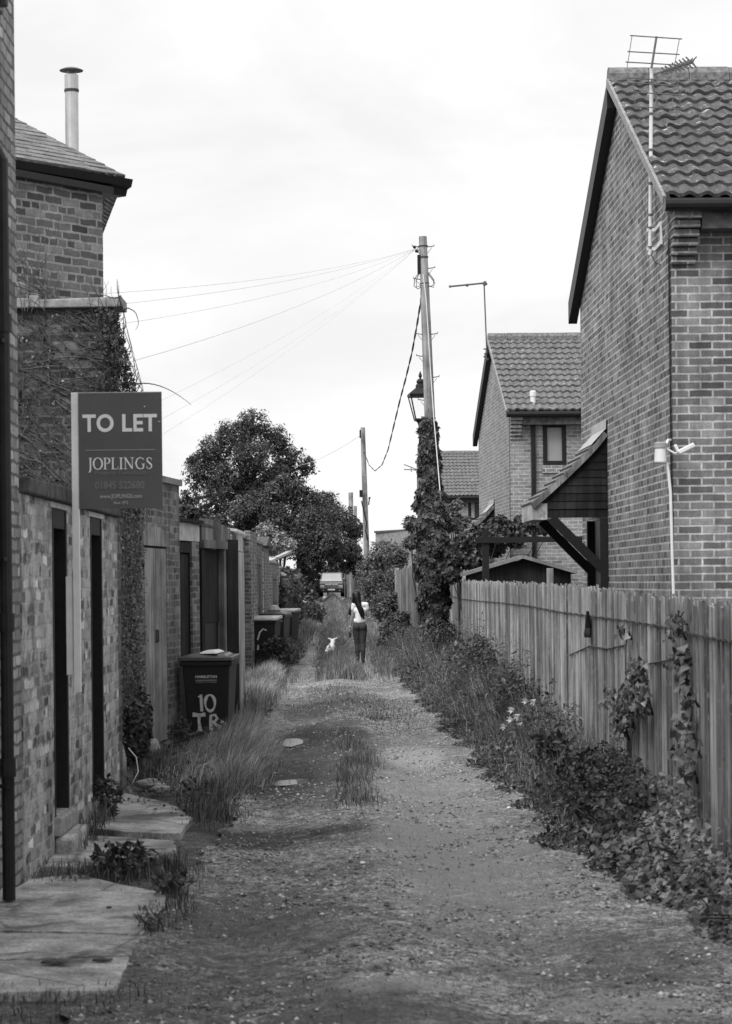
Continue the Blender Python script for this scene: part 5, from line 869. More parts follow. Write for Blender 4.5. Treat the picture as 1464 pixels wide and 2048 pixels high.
# undergrowth along the fence: grass, weeds (ground cover) and single plants
def verge_pts(n, y0, y1, inner, outer, power=1.):
    y = y0+(y1-y0)*RNG.uniform(0, 1, n)**1.4; f = RNG.uniform(0, 1, n)**power; return inner(y)*(1-f)+outer(y)*f, y
vin = lambda y: np.interp(y, [8, 10.2, 11.2, 12.95, 15.4, 19.4, 27, 38, 50, 60], [2.0, 1.9, 1.76, 1.46, 1.27, 1.12, .95, .7, .42, .25])+.10*np.sin(y*1.9)*np.sin(y*.83+1)+.07*np.sin(y*4.7+.5); vout = lambda y: 2.12+0*y-(y-6)*.0027
x, y = verge_pts(26000, 8.5, 66, vin, vout); hh = np.clip((x-vin(y))/.6, .1, 1)*np.interp(y, [9, 14, 20, 25, 30, 60], [.12, .2, .3, .36, .55, .55])*(1+.35*np.sin(y*1.7+x*2)); o_ = grass('undergrowth_grass', on_ground(x, y), hh, .006+.00014*y, M['grass_dark'], lean=.55); tag(o_, 'rank grass growing along the foot of the long fence', 'grass', kind='stuff')
x, y = verge_pts(9000, 11, 60, vin, vout); hh = np.clip((x-vin(y))/.5, .12, 1)*np.interp(y, [11, 16, 22, 28, 60], [.2, .34, .5, .65, .7]); o_ = grass('dry_grass', on_ground(x, y), hh, .004+.0001*y, M['grass_dry'], lean=.7, wind=(-.2, -.1)); tag(o_, 'pale dry stalks among the weeds by the long fence', 'grass', kind='stuff')
def weeds(name, lab, n, y0, y1, size, mat, hmul, shape='oval'):
    x, y = verge_pts(n, y0, y1, vin, vout); clump = np.sin(x*5+y*1.3)*np.sin(y*.9+1)+np.sin(y*2.3+x*3); top = np.clip((x-vin(y))/.6, .06, 1)*(.42+.2*clump)*hmul*np.interp(y, [11, 15, 20, 25, 29, 34, 60], [.3, .45, .55, .6, 1.0, 1.2, 1.1]); z = gz(x, y)+np.abs(top)*RNG.uniform(0, 1, n)**.7; o_ = leaves(name, np.stack([x, y, z], 1), size, M[mat], shape=shape, nrm=np.tile([-.2, -.2, 1], (n, 1)), spread=1.2, sv=.45); tag(o_, lab, 'weeds', kind='stuff')
weeds('weeds', 'dark leafy weeds in the verge along the long fence', 34000, 12, 62, .04, 'leaf_deep', 1.0); weeds('weeds', 'small leaved weeds thickening the verge past the lilies', 16000, 22, 64, .055, 'leaf', 1.3, 'thin')
def fence_ivy(label, spots, n, size=.075, name='ivy_plant'):
    t = thing(name, label, 'ivy', tuple(on_fence(spots[0][0], spots[0][1], .1).to_2d())+(0,)); V, Fc, o = [], [], 0; tot = sum(s_[2]*s_[3] for s_ in spots); mb = MB()
    for px, py, rx, rz in spots:
        c = on_fence(px, py, .1); k = c.y/F; m = max(12, int(n*rx*rz/tot)); d_ = RNG.normal(size=(m, 3))*.5; P = np.array(c)+d_*np.array([.05, rx*k*3.5, rz*k]); P[:, 0] = np.minimum(P[:, 0], c.x+.06)
        v, f_ = leaf_arrays(P, size, nrm=np.tile([-1, -.6, .5], (m, 1)), spread=1, axis=(0, 0, -1), shape='ivy'); V.append(v); Fc.append(f_+o); o += len(v); MB().tube([(c.x+.07, c.y, max(.02, c.z-rz*k)), (c.x+.04, c.y+random.uniform(-.1, .1), c.z), (c.x+.05, c.y, c.z+rz*k*.8)], [.01, .008, .004], 5).build('stem', M['stem'], t)
    np_mesh('foliage', np.concatenate(V), [np.concatenate(Fc)], M['ivy_near'], t)
fence_ivy('bushy ivy clump climbing mid fence beside the bramble', [(1275, 1345, 14, 30), (1265, 1385, 26, 40), (1250, 1425, 30, 34), (1285, 1400, 16, 30), (1240, 1460, 20, 20), (1245, 1265, 5, 14), (1225, 1385, 16, 10), (1210, 1405, 10, 10)], 1000, .042)
fence_ivy('thin ivy strand climbing the near fence to the wire', [(1352, 1235, 14, 14), (1350, 1262, 12, 18), (1360, 1310, 10, 22), (1340, 1325, 16, 8), (1375, 1400, 14, 14), (1368, 1450, 8, 30), (1380, 1495, 22, 22), (1345, 1500, 18, 8), (1372, 1540, 12, 26), (1362, 1360, 6, 30)], 300, .046)
mb = MB(); mb.tube([on_fence(1250, 1290), on_fence(1215, 1298), on_fence(1180, 1292), on_fence(1140, 1310)], .006, 4).tube([on_fence(1380, 1305), on_fence(1330, 1322), on_fence(1295, 1328)], .006, 4).tube([on_fence(1240, 1255), on_fence(1253, 1275), on_fence(1252, 1340)], .008, 4); o_ = mb.build('trailing_vine', M['stem']); tag(o_, 'bare trailing stems reaching across the long fence', 'stem')
def ground_ivy(label, spots, n, size):
    t = thing('ivy_plant', label, 'ivy', tuple(gp(spots[0][0], spots[0][1]).to_2d())+(0,)); V, Fc, o = [], [], 0; mb = MB()
    for px, py, r, h in spots:
        c = gp(px, py); c.x = min(c.x, 2.0); m = n//len(spots); P = np.array(c)[None]+RNG.normal(size=(m, 3))*np.array([r*.55, r*1.6, 0]); P[:, 0] = np.minimum(P[:, 0], 2.04-.0); P[:, 0] = np.maximum(P[:, 0], vin(P[:, 1])+.03*RNG.normal(size=m)); P[:, 2] = RNG.uniform(.04, 1, m)**.6*h*np.clip((P[:, 0]-vin(P[:, 1]))/(2.04-vin(P[:, 1])), .1, 1)
        v, f_ = leaf_arrays(P, size, nrm=np.tile([-.35, -.5, 1], (m, 1)), spread=.9, axis=(-.6, -.6, -.3), shape='ivy', sv=.3); V.append(v); Fc.append(f_+o); o += len(v)
        for i in range(5): mb.tube([(c.x, c.y, .01), (c.x+random.uniform(-.1, .1), c.y+random.uniform(-.3, .3), h*.4), (c.x+random.uniform(-.2, .1), c.y+random.uniform(-.6, .6), h*.6)], .005, 4)
    np_mesh('foliage', np.concatenate(V), [np.concatenate(Fc)], M['ivy_near'], t); mb.build('stem', M['stem'], t)
ground_ivy('large leaved ivy spreading at the foot of the nearest fence boards', [(1450, 1860, .16, .2), (1430, 1830, .20, .22), (1380, 1790, .20, .3), (1330, 1760, .2, .4), (1440, 1800, .14, .22), (1270, 1720, .2, .45), (1340, 1720, .18, .42), (1210, 1690, .16, .4), (1290, 1690, .16, .5)], 7500, .038)
BR = [at(1215, 1545, 17.2), at(1190, 1600, 16.2), at(1250, 1580, 16.6), at(1165, 1560, 18), at(1230, 1640, 15.5), at(1280, 1620, 15.6)]
shrub('bramble_bush', 'dark bramble bush against the fence below the ivy clump', 'bramble', [((min(c.x, 1.9), c.y, max(.2, c.z)), (.2, .7, .24)) for c in BR], .036, 12000, 'leaf_deep', (1.75, 17, 0), stem_r=.012)
# lilies: pale trumpets on arching stems
for k_, (spots, lab) in enumerate(((((1028, 1440), (1015, 1452), (1040, 1428), (1058, 1402), (1072, 1398), (1030, 1418), (1045, 1444)), 'white lily clump leaning from the fence over the lane edge'), (((1030, 1478), (1042, 1480), (1052, 1484)), 'small lower group of white lily flowers under the larger clump'))):
    c = at(1050, 1500, 23.6); t = thing('lily_plant', lab, 'lily', (c.x+.05, 23.6, 0)); mb, st = MB(), MB()
    for (px, py) in spots:
        e = at(px, py, 23.3+random.uniform(-.3, .3)); b_ = Vector((c.x+random.uniform(-.05, .2), 23.6, .02)); st.tube([b_, b_.lerp(e, .6)+Vector((.05, 0, .15)), e+Vector((.02, 0, .05))], [.007, .006, .004], 4)
        d_ = Vector((-.6, -.5, random.uniform(-.7, .2))).normalized(); u = d_.orthogonal().normalized(); w_ = d_.cross(u)
        mb = MB()
        for j in range(6):
            a2 = j*math.pi/3+k_; r_ = (u*math.cos(a2)+w_*math.sin(a2)); r2 = (u*math.cos(a2+.5)+w_*math.sin(a2+.5)); r3 = (u*math.cos(a2-.5)+w_*math.sin(a2-.5)); mb.add([e, e+d_*.05+r2*.022, e+d_*.075+r_*.04, e+d_*.05+r3*.022], [(0, 1, 2), (0, 2, 3)])
        mb.build('flower', M['petal'], t, weld=True)
    st.build('stem', M['leaf'], t); P = np.array([tuple(c.lerp(at(*spots[0], 23.5), random.random())+Vector((random.gauss(.05, .1), random.gauss(0, .2), -.05))) for _ in range(160)]); leaves('foliage', P, .11, M['leaf'], t, shape='thin')
# tall spiky weeds by the fence
for (px, pyt, pyb, lab) in ((934, 1312, 1400, 'slim dark spike weed farthest along the fence'), (950, 1320, 1405, 'upright leafy weed second from the far fence end'), (966, 1308, 1410, 'tall leafy spike weed before the middle of the fence'), (982, 1306, 1415, 'tallest leafy spike weed against the fence'), (1012, 1332, 1420, 'bushy spike weed standing apart beside the lilies')):
    Y = onX(1.78, px); a_, b_ = at(px, pyb, Y), at(px, pyt, Y); a_.z = min(a_.z, .02); t = thing('tall_weed', lab, 'weed', a_, 0, 'tall weeds by the fence'); st = MB(); P = []
    for j in range(4):
        s_ = Vector((random.uniform(-.1, .1), random.uniform(-.3, .3), -random.uniform(0, .25))) if j else Vector(); st.tube([a_, a_.lerp(b_+s_, .5)+s_*.3, b_+s_], [.01, .007, .003], 4)
        for i in range(110): f = random.uniform(.15, 1); q_ = a_.lerp(b_+s_, f)+Vector((random.gauss(0, .035*(1.25-f)), random.gauss(0, .05), 0)); P.append(tuple(q_))
    leaves('foliage', np.array(P), .065, M['leaf_deep'], t, shape='oval'); st.build('stem', M['stem'], t)
# grass in the lane and on the left verge
def tuft(label, pts, n, h, mat, lean=.4, wind=(0, 0), wd=.005, name='grass'):
    X_, Y_, H_ = [], [], []; tot = sum(p_[2]*p_[3]*(p_[4] if len(p_) > 4 else 1) for p_ in pts)
    for p_ in pts:
        cx, cy, rx, ry = p_[:4]; dens = p_[4] if len(p_) > 4 else 1; hm = p_[5] if len(p_) > 5 else 1; m = int(n*rx*ry*dens/tot); d_ = RNG.normal(size=(m, 2))*.55; r2 = (d_**2).sum(1); X_.append(cx+d_[:, 0]*rx); Y_.append(cy+d_[:, 1]*ry); H_.append(h*hm*np.exp(-r2*.5))
    X_, Y_, H_ = map(np.concatenate, (X_, Y_, H_)); o_ = grass(name, on_ground(X_, Y_), H_, wd+.00012*Y_, M[mat], lean=lean, wind=wind, droop=.45); return tag(o_, label, 'grass', kind='stuff')
n = 34000; y = 41.5*(175/41.5)**RNG.uniform(0, 1, n); dx = RNG.normal(0, .24, n)*np.interp(y, [41, 48, 60, 100], [1.2, 1.1, 1.1, 1.5])+np.interp(y, [41, 60], [.1, 0]); dx = np.where(dx > .12, .12+(dx-.12)*.6, dx); o_ = grass('grass', on_ground(lane_c(y)+.02+dx, y), np.exp(-(dx/.45)**2)*np.interp(y, [41, 43, 48, 60, 120], [.2, .4, .34, .42, .42]), .007+.00016*y, M['grass'], lean=.35); tag(o_, 'long grass ridge between the wheel tracks beyond the junction', 'grass', kind='stuff')
tuft('thin grass clumps on the hump in the near lane', [(-.12, 20.8, .17, 1.9, 1.2), (-.2, 24.5, .16, 1.2, 1, .8), (-.08, 18.6, .22, 1.1, .9, .7), (.0, 22.6, .13, 1.2), (-.3, 27, .16, 1, .6, .5)], 1700, .17, 'grass', .45)
tuft('tall pale bleached grass spilling over the left verge', [(-1.25, 22.6, .22, 2.0, 1.3, 1), (-1.35, 25, .25, 1.3, 1, .9), (-1.15, 20.5, .18, 1.3, 1.1, .9), (-1.0, 22.2, .12, 1.4, .9, .7), (-1.45, 21.5, .3, 1.6, .8, .8), (-1.3, 24, .32, 1.6, 1, 1)], 9500, .54, 'grass_dry', .7, (.25, -.1), .004)
tuft('darker grass and weeds over the left verge and slab edges', [(-1.55, 22.6, .3, 1.9, 1, .8), (-1.3, 19, .2, 1.0, .9, .7), (-1.8, 27.5, .2, .8, .8, .6), (-1.15, 17.6, .2, .7, .8, .55), (-1.95, 21.5, .12, 1.5, .7, .7), (-1.2, 14.2, .22, .6, .7, .5), (-1.05, 12.6, .12, .8, .6, .4), (-1.9, 15.9, .1, .5, .5, .5), (-1.75, 14.15, .3, .35, .9, .45), (-1.45, 14.3, .3, .35, .9, .5), (-1.9, 9.7, .5, .6, .35, .3), (-1.2, 9.9, .5, .5, .35, .22), (-1.95, 17.0, .08, .9, .8, .8)], 5200, .34, 'grass_dark', .55)
tuft('grass in front of the bins and sheds on the left', [(-1.65, 34, .35, 4, 1, 1), (-1.75, 41, .4, 5, 1, 1.1), (-1.75, 38, .28, 3.5, 1, .9), (-2.05, 50, .28, 6, 1, 1.2), (-2.0, 62, .35, 8, 1, 1.3), (-2.2, 80, .5, 12, .8, 1.4), (-2.6, 105, .6, 14, .6, 1.2), (-3.6, 140, .7, 22, .5, 1)], 17000, .36, 'grass', .45, (.1, 0))
tuft('dry grass fringe where the wheel track turns by the bins', [(-1.75, 41.0, .26, 2.4), (-1.8, 44, .2, 2.5, .8, .9), (-1.65, 36, .25, 2)], 3800, .42, 'grass_dry', .5, (.15, -.1))
tuft('grass growing along the right wheel track under the shrubs', [(.35, 46, .25, 4), (.3, 54, .25, 6), (.2, 64, .25, 8, 1, 1.1), (-.1, 80, .4, 12, .8, 1.2), (-.5, 105, .5, 16, .7, 1.2), (-1.0, 140, .5, 22, .6, 1)], 11000, .32, 'grass', .45)
tuft('thin worn grass patches over the lane near the junction', [(-.3, 34, 1.0, 3.5), (.3, 31, .6, 3), (-.6, 38, .7, 2)], 3000, .07, 'grass_dark', .6)
x = RNG.uniform(-1.3, 1.8, 7000); y = 8.8*(40/8.8)**RNG.uniform(0, 1, 7000); kp = np.sin(x*3.1+y*1.3)+np.sin(y*2.1-x*2)+RNG.normal(0, .7, 7000) > .5; o_ = grass('short_grass', on_ground(x[kp], y[kp]), .035, .004+.0001*y[kp], M['grass_dark'], lean=.8); tag(o_, 'sparse short grass worn into the lane surface', 'grass', kind='stuff')
nW = 2600; xW = RNG.normal(-1.45, .28, nW); yW = RNG.uniform(17.5, 25, nW); kW = np.sin(xW*7+yW*1.7)+np.sin(yW*3.1) > -.2; o_ = leaves('weeds', np.stack([xW, yW, gz(xW, yW)+RNG.uniform(0, 1, nW)**1.5*.26*np.exp(-((xW+1.5)/.4)**2)], 1)[kW], .035, M['leaf_deep'], nrm=np.tile([.2, -.3, 1], (int(kW.sum()), 1)), spread=1.3); tag(o_, 'small broad leaved weeds among the left verge grass', 'weeds', kind='stuff')
def low_plant(label, c, r, h, n, mat='leaf', size=.04, name='weed_plant', shape='oval'):
    t = thing(name, label, 'weed', (c[0], c[1], g1(*c))); P, d_ = blob_pts((c[0], c[1], h*.45+g1(*c)), (r, r*1.6, h*.5), n, .1); P[:, 2] = P[:, 2].clip(.02, 3); leaves('foliage', P, size, M[mat], t, shape=shape); mb = MB()
    for i in range(8): e = P[random.randrange(n)]; mb.tube([(c[0]+random.gauss(0, .04), c[1]+random.gauss(0, .08), g1(*c)), tuple(e)], [.005, .002], 4)
    mb.build('stem', M['stem'], t)
q_ = gp(250, 1745); low_plant('straggly dark weed growing across the pale slabs', (q_.x, q_.y), .2, .2, 420, 'leaf_deep', .045); q_ = gp(215, 1640); low_plant('weed tuft at the wall foot below the second black door', (q_.x-.02, q_.y), .12, .34, 420, 'leaf_deep', .045)
q_ = gp(340, 1790); low_plant('small weed at the tip of the nearest cracked slab', (q_.x, q_.y), .1, .14, 160, 'leaf', .04); q_ = gp(300, 1860); low_plant('thin leafy weed on the broken slab edge', (q_.x, q_.y), .08, .16, 140, 'leaf', .035, shape='thin'); q_ = gp(435, 1590); 0 and low_plant('brown dock weed in front of the bleached grass', (q_.x, q_.y), .12, .36, 320, 'dry_leaf', .05)
low_plant('leafy weeds growing up the first far bin', (-1.78, 46.2), .3, .75, 1600, 'leaf_deep', .07); low_plant('nettle patch between the far bins and the track', (-1.65, 51), .3, .6, 1300, 'leaf', .07, shape='thin'); low_plant('nettles crowding the foot of the numbered bin', (-1.42, 26.6), .14, .26, 420, 'leaf_deep', .055, shape='thin'); low_plant('dark weeds at the end of the bin row', (-2.2, 92), .6, 1.0, 1300, 'leaf_deep', .12); low_plant('weeds at the foot of the grey double door', (-1.95, 24.6), .14, .3, 420, 'leaf_deep', .05, shape='thin')
q_ = gp(905, 1440); low_plant('pale flowered weed patch by the pole foot', (1.2, 44), .3, .55, 1500, 'leaf', .06, shape='thin'); low_plant('bushy weeds before the far end of the long fence', (1.5, 38), .26, .7, 1700, 'leaf_deep', .06); low_plant('leafy weeds left of the spike weeds', (1.45, 33), .25, .55, 1500, 'leaf', .055)
low_plant('round leafy weed against the long fence behind the white lilies', (1.72, 27.5), .22, .62, 1100, 'leaf', .06)
low_plant('tall nettle clump on the verge left of the white lilies', (1.52, 25.5), .16, .5, 800, 'leaf_deep', .05, shape='thin')
low_plant('broad dark dock plant between lilies and bramble', (1.62, 20.6), .16, .42, 420, 'leaf_deep', .085)
low_plant('sprawling pale weed at the verge edge below the lilies', (1.28, 21.5), .16, .24, 520, 'leaf', .04)
low_plant('bushy weed halfway to the pole against the long fence', (1.62, 34.5), .3, .95, 1700, 'leaf', .06)
low_plant('dark thicket of weeds near the far end of the long fence', (1.45, 43), .32, 1.0, 2200, 'leaf_deep', .06)
low_plant('low spreading weed beside the right wheel track near the pole', (.85, 40), .25, .4, 900, 'leaf', .055)
# small litter: brick bits, white scraps
for (px, py, s_, lab, mt) in ((435, 2044-97+0, .03, 'dark stick lying on the nearest slab', 'stone_dark'), (405, 1930, .022, 'short dark twig on the nearest slab edge', 'stone_dark'), (218, 1821, .016, 'small brick chip on the cracked slab', 'stone_dark'), (1018, 1617, .02, 'white scrap of paper on the lane by the weeds', 'white_paint'), (1180+0, 1845-70, .0, '', ''), (725, 1742, .018, 'single white pebble in the middle of the lane', 'white_paint'), (780, 1688, .016, 'small white pebble beyond the single pebble', 'white_paint')):
    if not s_: continue
    if px in (435, 405): px, py = (110, 1936) if px == 435 else (205, 1930)
    c = gp(px, py); b_ = bmesh.new(); bmesh.ops.create_icosphere(b_, subdivisions=1, radius=1); ln = 2.6 if 'stick' in lab or 'twig' in lab else 1.2
    for v in b_.verts: v.co = Vector((v.co.x*s_*ln, v.co.y*s_*.9*random.uniform(.8, 1.2), v.co.z*s_*.5*random.uniform(.8, 1.2)))+c+Vector((0, 0, g1(c.x, c.y)+s_*.4+.012*(px < 330)))
    me = bpy.data.meshes.new('pebble'); b_.to_mesh(me); b_.free(); tag(link('twig' if ln > 2 else 'pebble', me, M[mt], base=True), lab, 'twig' if ln > 2 else 'pebble')
# ================================================================ WOMAN, DOG, CAR
YW = 51.2; wx = at(722, 1325, YW).x; W0 = Vector((wx, YW, g1(wx, YW)))
t = thing('person', 'woman with long dark hair in white top and jeans seen from behind', 'person', W0)
def place(me, loc): me.transform(Matrix.Translation(loc)); return me
def person():
    N_ = {'hip': ((-.02, .0, .80), .085), 'waist': ((-.02, .0, .95), .08), 'chest': ((-.012, .0, 1.14), .09), 'up': ((-.015, .0, 1.26), .07), 'neck': ((-.05, .0, 1.34), .04), 'skull': ((-.078, .015, 1.46), .072), 'brow': ((-.085, .03, 1.50), .066), 'jaw': ((-.09, .07, 1.41), .036), 'nose': ((-.10, .118, 1.445), .012), 'earl': ((-.158, .02, 1.45), .012), 'earr': ((-.0, .02, 1.45), .012),
          'chl': ((-.075, .01, 1.15), .075), 'chr': ((.055, .01, 1.15), .075), 'wl': ((-.07, 0, .98), .065), 'wr': ((.035, 0, .98), .065), 'bl': ((-.085, -.035, .79), .085), 'br': ((.05, -.035, .79), .085),
          'sl': ((-.145, 0, 1.275), .042), 'el': ((-.175, -.01, 1.03), .033), 'wrl': ((-.225, .03, .80), .021), 'hl': ((-.233, .05, .735), .026), 'sr': ((.125, 0, 1.275), .042), 'er': ((.165, .02, 1.04), .033), 'wrr': ((.10, .20, 1.06), .021), 'hr': ((.06, .255, 1.08), .026),
          'tl': ((-.09, 0, .72), .085), 'kl': ((-.078, .02, .42), .052), 'cl': ((-.075, -.005, .28), .05), 'al': ((-.07, .01, .08), .034), 'fl': ((-.085, .11, .03), .03), 'tol': ((-.095, .18, .025), .024), 'tr': ((.052, 0, .72), .085), 'kr': ((.048, -.01, .42), .052), 'cr': ((.045, -.045, .28), .05), 'ar': ((.042, -.05, .08), .034), 'fr': ((.055, .05, .03), .03), 'tor': ((.065, .12, .025), .024)}
    E = [('hip', 'waist', 'chest', 'up', 'neck', 'skull', 'brow'), ('skull', 'jaw', 'nose'), ('skull', 'earl'), ('skull', 'earr'), ('chest', 'chl'), ('chest', 'chr'), ('waist', 'wl'), ('waist', 'wr'), ('hip', 'bl'), ('hip', 'br'), ('up', 'sl', 'el', 'wrl', 'hl'), ('up', 'sr', 'er', 'wrr', 'hr'), ('hip', 'tl', 'kl', 'cl', 'al', 'fl', 'tol'), ('hip', 'tr', 'kr', 'cr', 'ar', 'fr', 'tor')]
    for s_, h_, dr in (('l', (-.233, .05, .735), (-.02, .1, -1)), ('r', (.06, .255, 1.08), (-.8, .5, .1))):
        D_ = Vector(dr).normalized(); S_ = Vector((0, 1, .1)) if s_ == 'l' else Vector((.1, .1, 1)); S_ = (S_-D_*S_.dot(D_)).normalized(); C_ = D_.cross(S_)*(1 if s_ == 'l' else -1); h_ = Vector(h_)
        for i, (o1, L) in enumerate(((-.024, .062), (-.008, .07), (.009, .066), (.025, .05))):
            k0, k1, k2 = h_+D_*.03+S_*o1, h_+D_*(.03+L*.55)+S_*o1*1.1+C_*.008, h_+D_*(.03+L*.8)+S_*o1+C_*.032; N_.update({f'f{s_}{i}a': (k0, .010), f'f{s_}{i}b': (k1, .0085), f'f{s_}{i}c': (k2, .007)}); E.append(('h'+s_, f'f{s_}{i}a', f'f{s_}{i}b', f'f{s_}{i}c'))
        N_.update({f't{s_}a': (h_+S_*.03+C_*.012, .011), f't{s_}b': (h_+S_*.045+D_*.035+C_*.03, .008)}); E.append(('h'+s_, f't{s_}a', f't{s_}b'))
    return N_, E
N_, E = person(); me = place(skin_mesh(N_, E, 'hip', .008), W0); bd_ = link('body', me, M['skin'], t)
inf = lambda keys, d_: {k_: (N_[k_][0], N_[k_][1]+d_) for k_ in keys}
S_ = inf(('waist', 'chest', 'up', 'chl', 'chr', 'wl', 'wr'), .016); S_['waist'] = ((-.02, 0, .93), .10); S_['wl'] = ((-.075, 0, .93), .078); S_['wr'] = ((.04, 0, .93), .078); S_['slv'] = ((-.145, 0, 1.275), .056); S_['srv'] = ((.125, 0, 1.275), .056); S_['slw'] = ((-.158, -.003, 1.19), .05); S_['srw'] = ((.143, .005, 1.19), .05)
sh = skin_mesh(S_, [('waist', 'chest', 'up', 'slv', 'slw'), ('up', 'srv', 'srw'), ('chest', 'chl'), ('chest', 'chr'), ('waist', 'wl'), ('waist', 'wr')], 'chest', .009); link('top', place(sh, W0), M['shirt'], t)
J_ = inf(('hip', 'bl', 'br', 'tl', 'kl', 'cl', 'tr', 'kr', 'cr'), .009); J_['al'] = ((-.07, .01, .09), .043); J_['ar'] = ((.042, -.05, .09), .043); J_['w2'] = ((-.02, 0, .90), .082); J_['w2l'] = ((-.075, 0, .885), .066); J_['w2r'] = ((.038, 0, .885), .066)
link('jeans', place(skin_mesh(J_, [('w2', 'hip', 'tl', 'kl', 'cl', 'al'), ('hip', 'tr', 'kr', 'cr', 'ar'), ('hip', 'bl'), ('hip', 'br'), ('w2', 'w2l'), ('w2', 'w2r')], 'hip', .009), W0), M['jeans'], t)
for s_ in ('l', 'r'): f_ = {k_: (N_[k_+s_][0], N_[k_+s_][1]+.008) for k_ in ('a', 'f', 'to')}; link('shoe', place(skin_mesh(f_, [('a', 'f', 'to')], 'f', .008), W0), M['shoe'], t)
Hn = {'crown': ((-.083, .0, 1.495), .098), 'back': ((-.078, -.02, 1.43), .094), 'n1': ((-.055, -.04, 1.33), .082), 'n2': ((-.03, -.075, 1.24), .062), 'l1': ((-.012, -.105, 1.13), .034), 'l2': ((.022, -.108, 1.01), .018), 'r1': ((.042, -.10, 1.16), .036), 'r2': ((.062, -.10, 1.06), .026), 'r3': ((.068, -.10, .97), .014), 'sd': ((-.145, .0, 1.38), .04), 'sd2': ((-.14, -.02, 1.27), .03)}
link('hair', place(skin_mesh(Hn, [('crown', 'back', 'n1', 'n2', 'l1', 'l2'), ('n2', 'r1', 'r2', 'r3'), ('back', 'sd', 'sd2')], 'back', .008), W0), M['hair'], t)
fz = W0+Vector((-.088, .103, 1.46)); MB().lathe(fz+Vector((-.03, 0, .0)), [(.001, -.005), (.007, 0), (.001, .005)], 6).lathe(fz+Vector((.022, 0, .0)), [(.001, -.005), (.007, 0), (.001, .005)], 6).build('eye', M['hair'], bd_); MB().box(fz.x-.025, fz.x+.015, fz.y-.005, fz.y+.002, fz.z-.062, fz.z-.055).build('mouth', M['shoe'], bd_); MB().tube([W0+Vector((-.228, .035, .80)), W0+Vector((-.226, .035, .815))], .03, 10).build('bracelet', M['white_pl'], bd_)
hb = W0+Vector((-.235, .075, .63)); o_ = MB().hexa([hb+Vector((-.018, -.03, -.07)), hb+Vector((.018, -.03, -.07)), hb+Vector((.018, .03, -.07)), hb+Vector((-.018, .03, -.07))], [hb+Vector((-.02, -.035, .07)), hb+Vector((.02, -.035, .07)), hb+Vector((.02, .035, .07)), hb+Vector((-.02, .035, .07))]).build('lead_handle', M['cable'], bevel=.012); tag(o_, 'black dog lead handle held in the woman\'s left hand', 'lead handle')
hb2 = W0+Vector((-.20, .16, 1.13)); o_ = MB().lathe(hb2, [(.02, -.09), (.06, -.07), (.065, 0), (.05, .07), (.01, .1)], 12, 1, .6).build('shoulder_bag', M['cable'], smooth=True); tag(o_, 'small black bag held in front of the woman', 'bag')
YD = 51.8; dx_ = at(661, 1300, YD).x; D0 = Vector((dx_, YD, g1(dx_, YD)+.02)); t = thing('dog', 'small white dog with pricked ears facing away in the grass', 'dog', D0); r_ = R(-6)
DN = {'rump': ((0, -.08, .25), .088), 'mid': ((0, .06, .26), .082), 'chest': ((0, .2, .265), .085), 'neck': ((.01, .27, .34), .05), 'head': ((.02, .31, .405), .052), 'snout': ((.03, .39, .385), .026), 'nose': ((.032, .42, .382), .018), 'el': ((-.035, .30, .45), .018), 'el2': ((-.075, .30, .468), .016), 'er': ((.06, .30, .455), .018), 'er2': ((.105, .30, .475), .016), 'tail': ((0, -.17, .30), .022), 'tail2': ((.0, -.2, .37), .012),
      'hl': ((-.06, -.10, .2), .048), 'hkl': ((-.065, -.06, .14), .03), 'hol': ((-.065, -.12, .075), .016), 'hfl': ((-.065, -.10, .015), .016), 'hpl': ((-.065, -.07, .012), .015), 'hr': ((.06, -.10, .2), .048), 'hkr': ((.065, -.06, .14), .03), 'hor': ((.065, -.12, .075), .016), 'hfr': ((.065, -.10, .015), .016), 'hpr': ((.065, -.07, .012), .015),
      'fl': ((-.05, .2, .2), .035), 'fkl': ((-.052, .19, .11), .02), 'ffl': ((-.052, .195, .02), .017), 'fpl': ((-.052, .22, .012), .015), 'fr': ((.05, .2, .2), .035), 'fkr': ((.052, .19, .11), .02), 'ffr': ((.052, .195, .02), .017), 'fpr': ((.052, .22, .012), .015)}
me = skin_mesh(DN, [('rump', 'mid', 'chest', 'neck', 'head', 'snout', 'nose'), ('head', 'el', 'el2'), ('head', 'er', 'er2'), ('rump', 'tail', 'tail2'), ('rump', 'hl', 'hkl', 'hol', 'hfl', 'hpl'), ('rump', 'hr', 'hkr', 'hor', 'hfr', 'hpr'), ('chest', 'fl', 'fkl', 'ffl', 'fpl'), ('chest', 'fr', 'fkr', 'ffr', 'fpr')], 'mid', .007); me.transform(Matrix.Rotation(r_, 4, 'Z')); db = link('body', place(me, D0), M['fur'], t)
nz_ = D0+Matrix.Rotation(r_, 3, 'Z') @ Vector((.033, .438, .385)); MB().lathe(nz_, [(.002, -.01), (.012, 0), (.002, .01)], 8).build('nose', M['hair'], db); MB().tube([D0+Vector((.035, .245, .33)), D0+Vector((.04, .27, .315))], .057, 12).build('collar', M['cable'], t)
la, lb = D0+Vector((.05, .25, .36)), hb+Vector((0, 0, -.05)); o_ = MB().tube([la.lerp(lb, i/14)-Vector((0, 0, .10*4*(i/14)*(1-i/14))) for i in range(15)], .006, 5).build('dog_lead', M['cable']); tag(o_, 'thin dark lead from the white dog towards the woman\'s hand', 'lead')
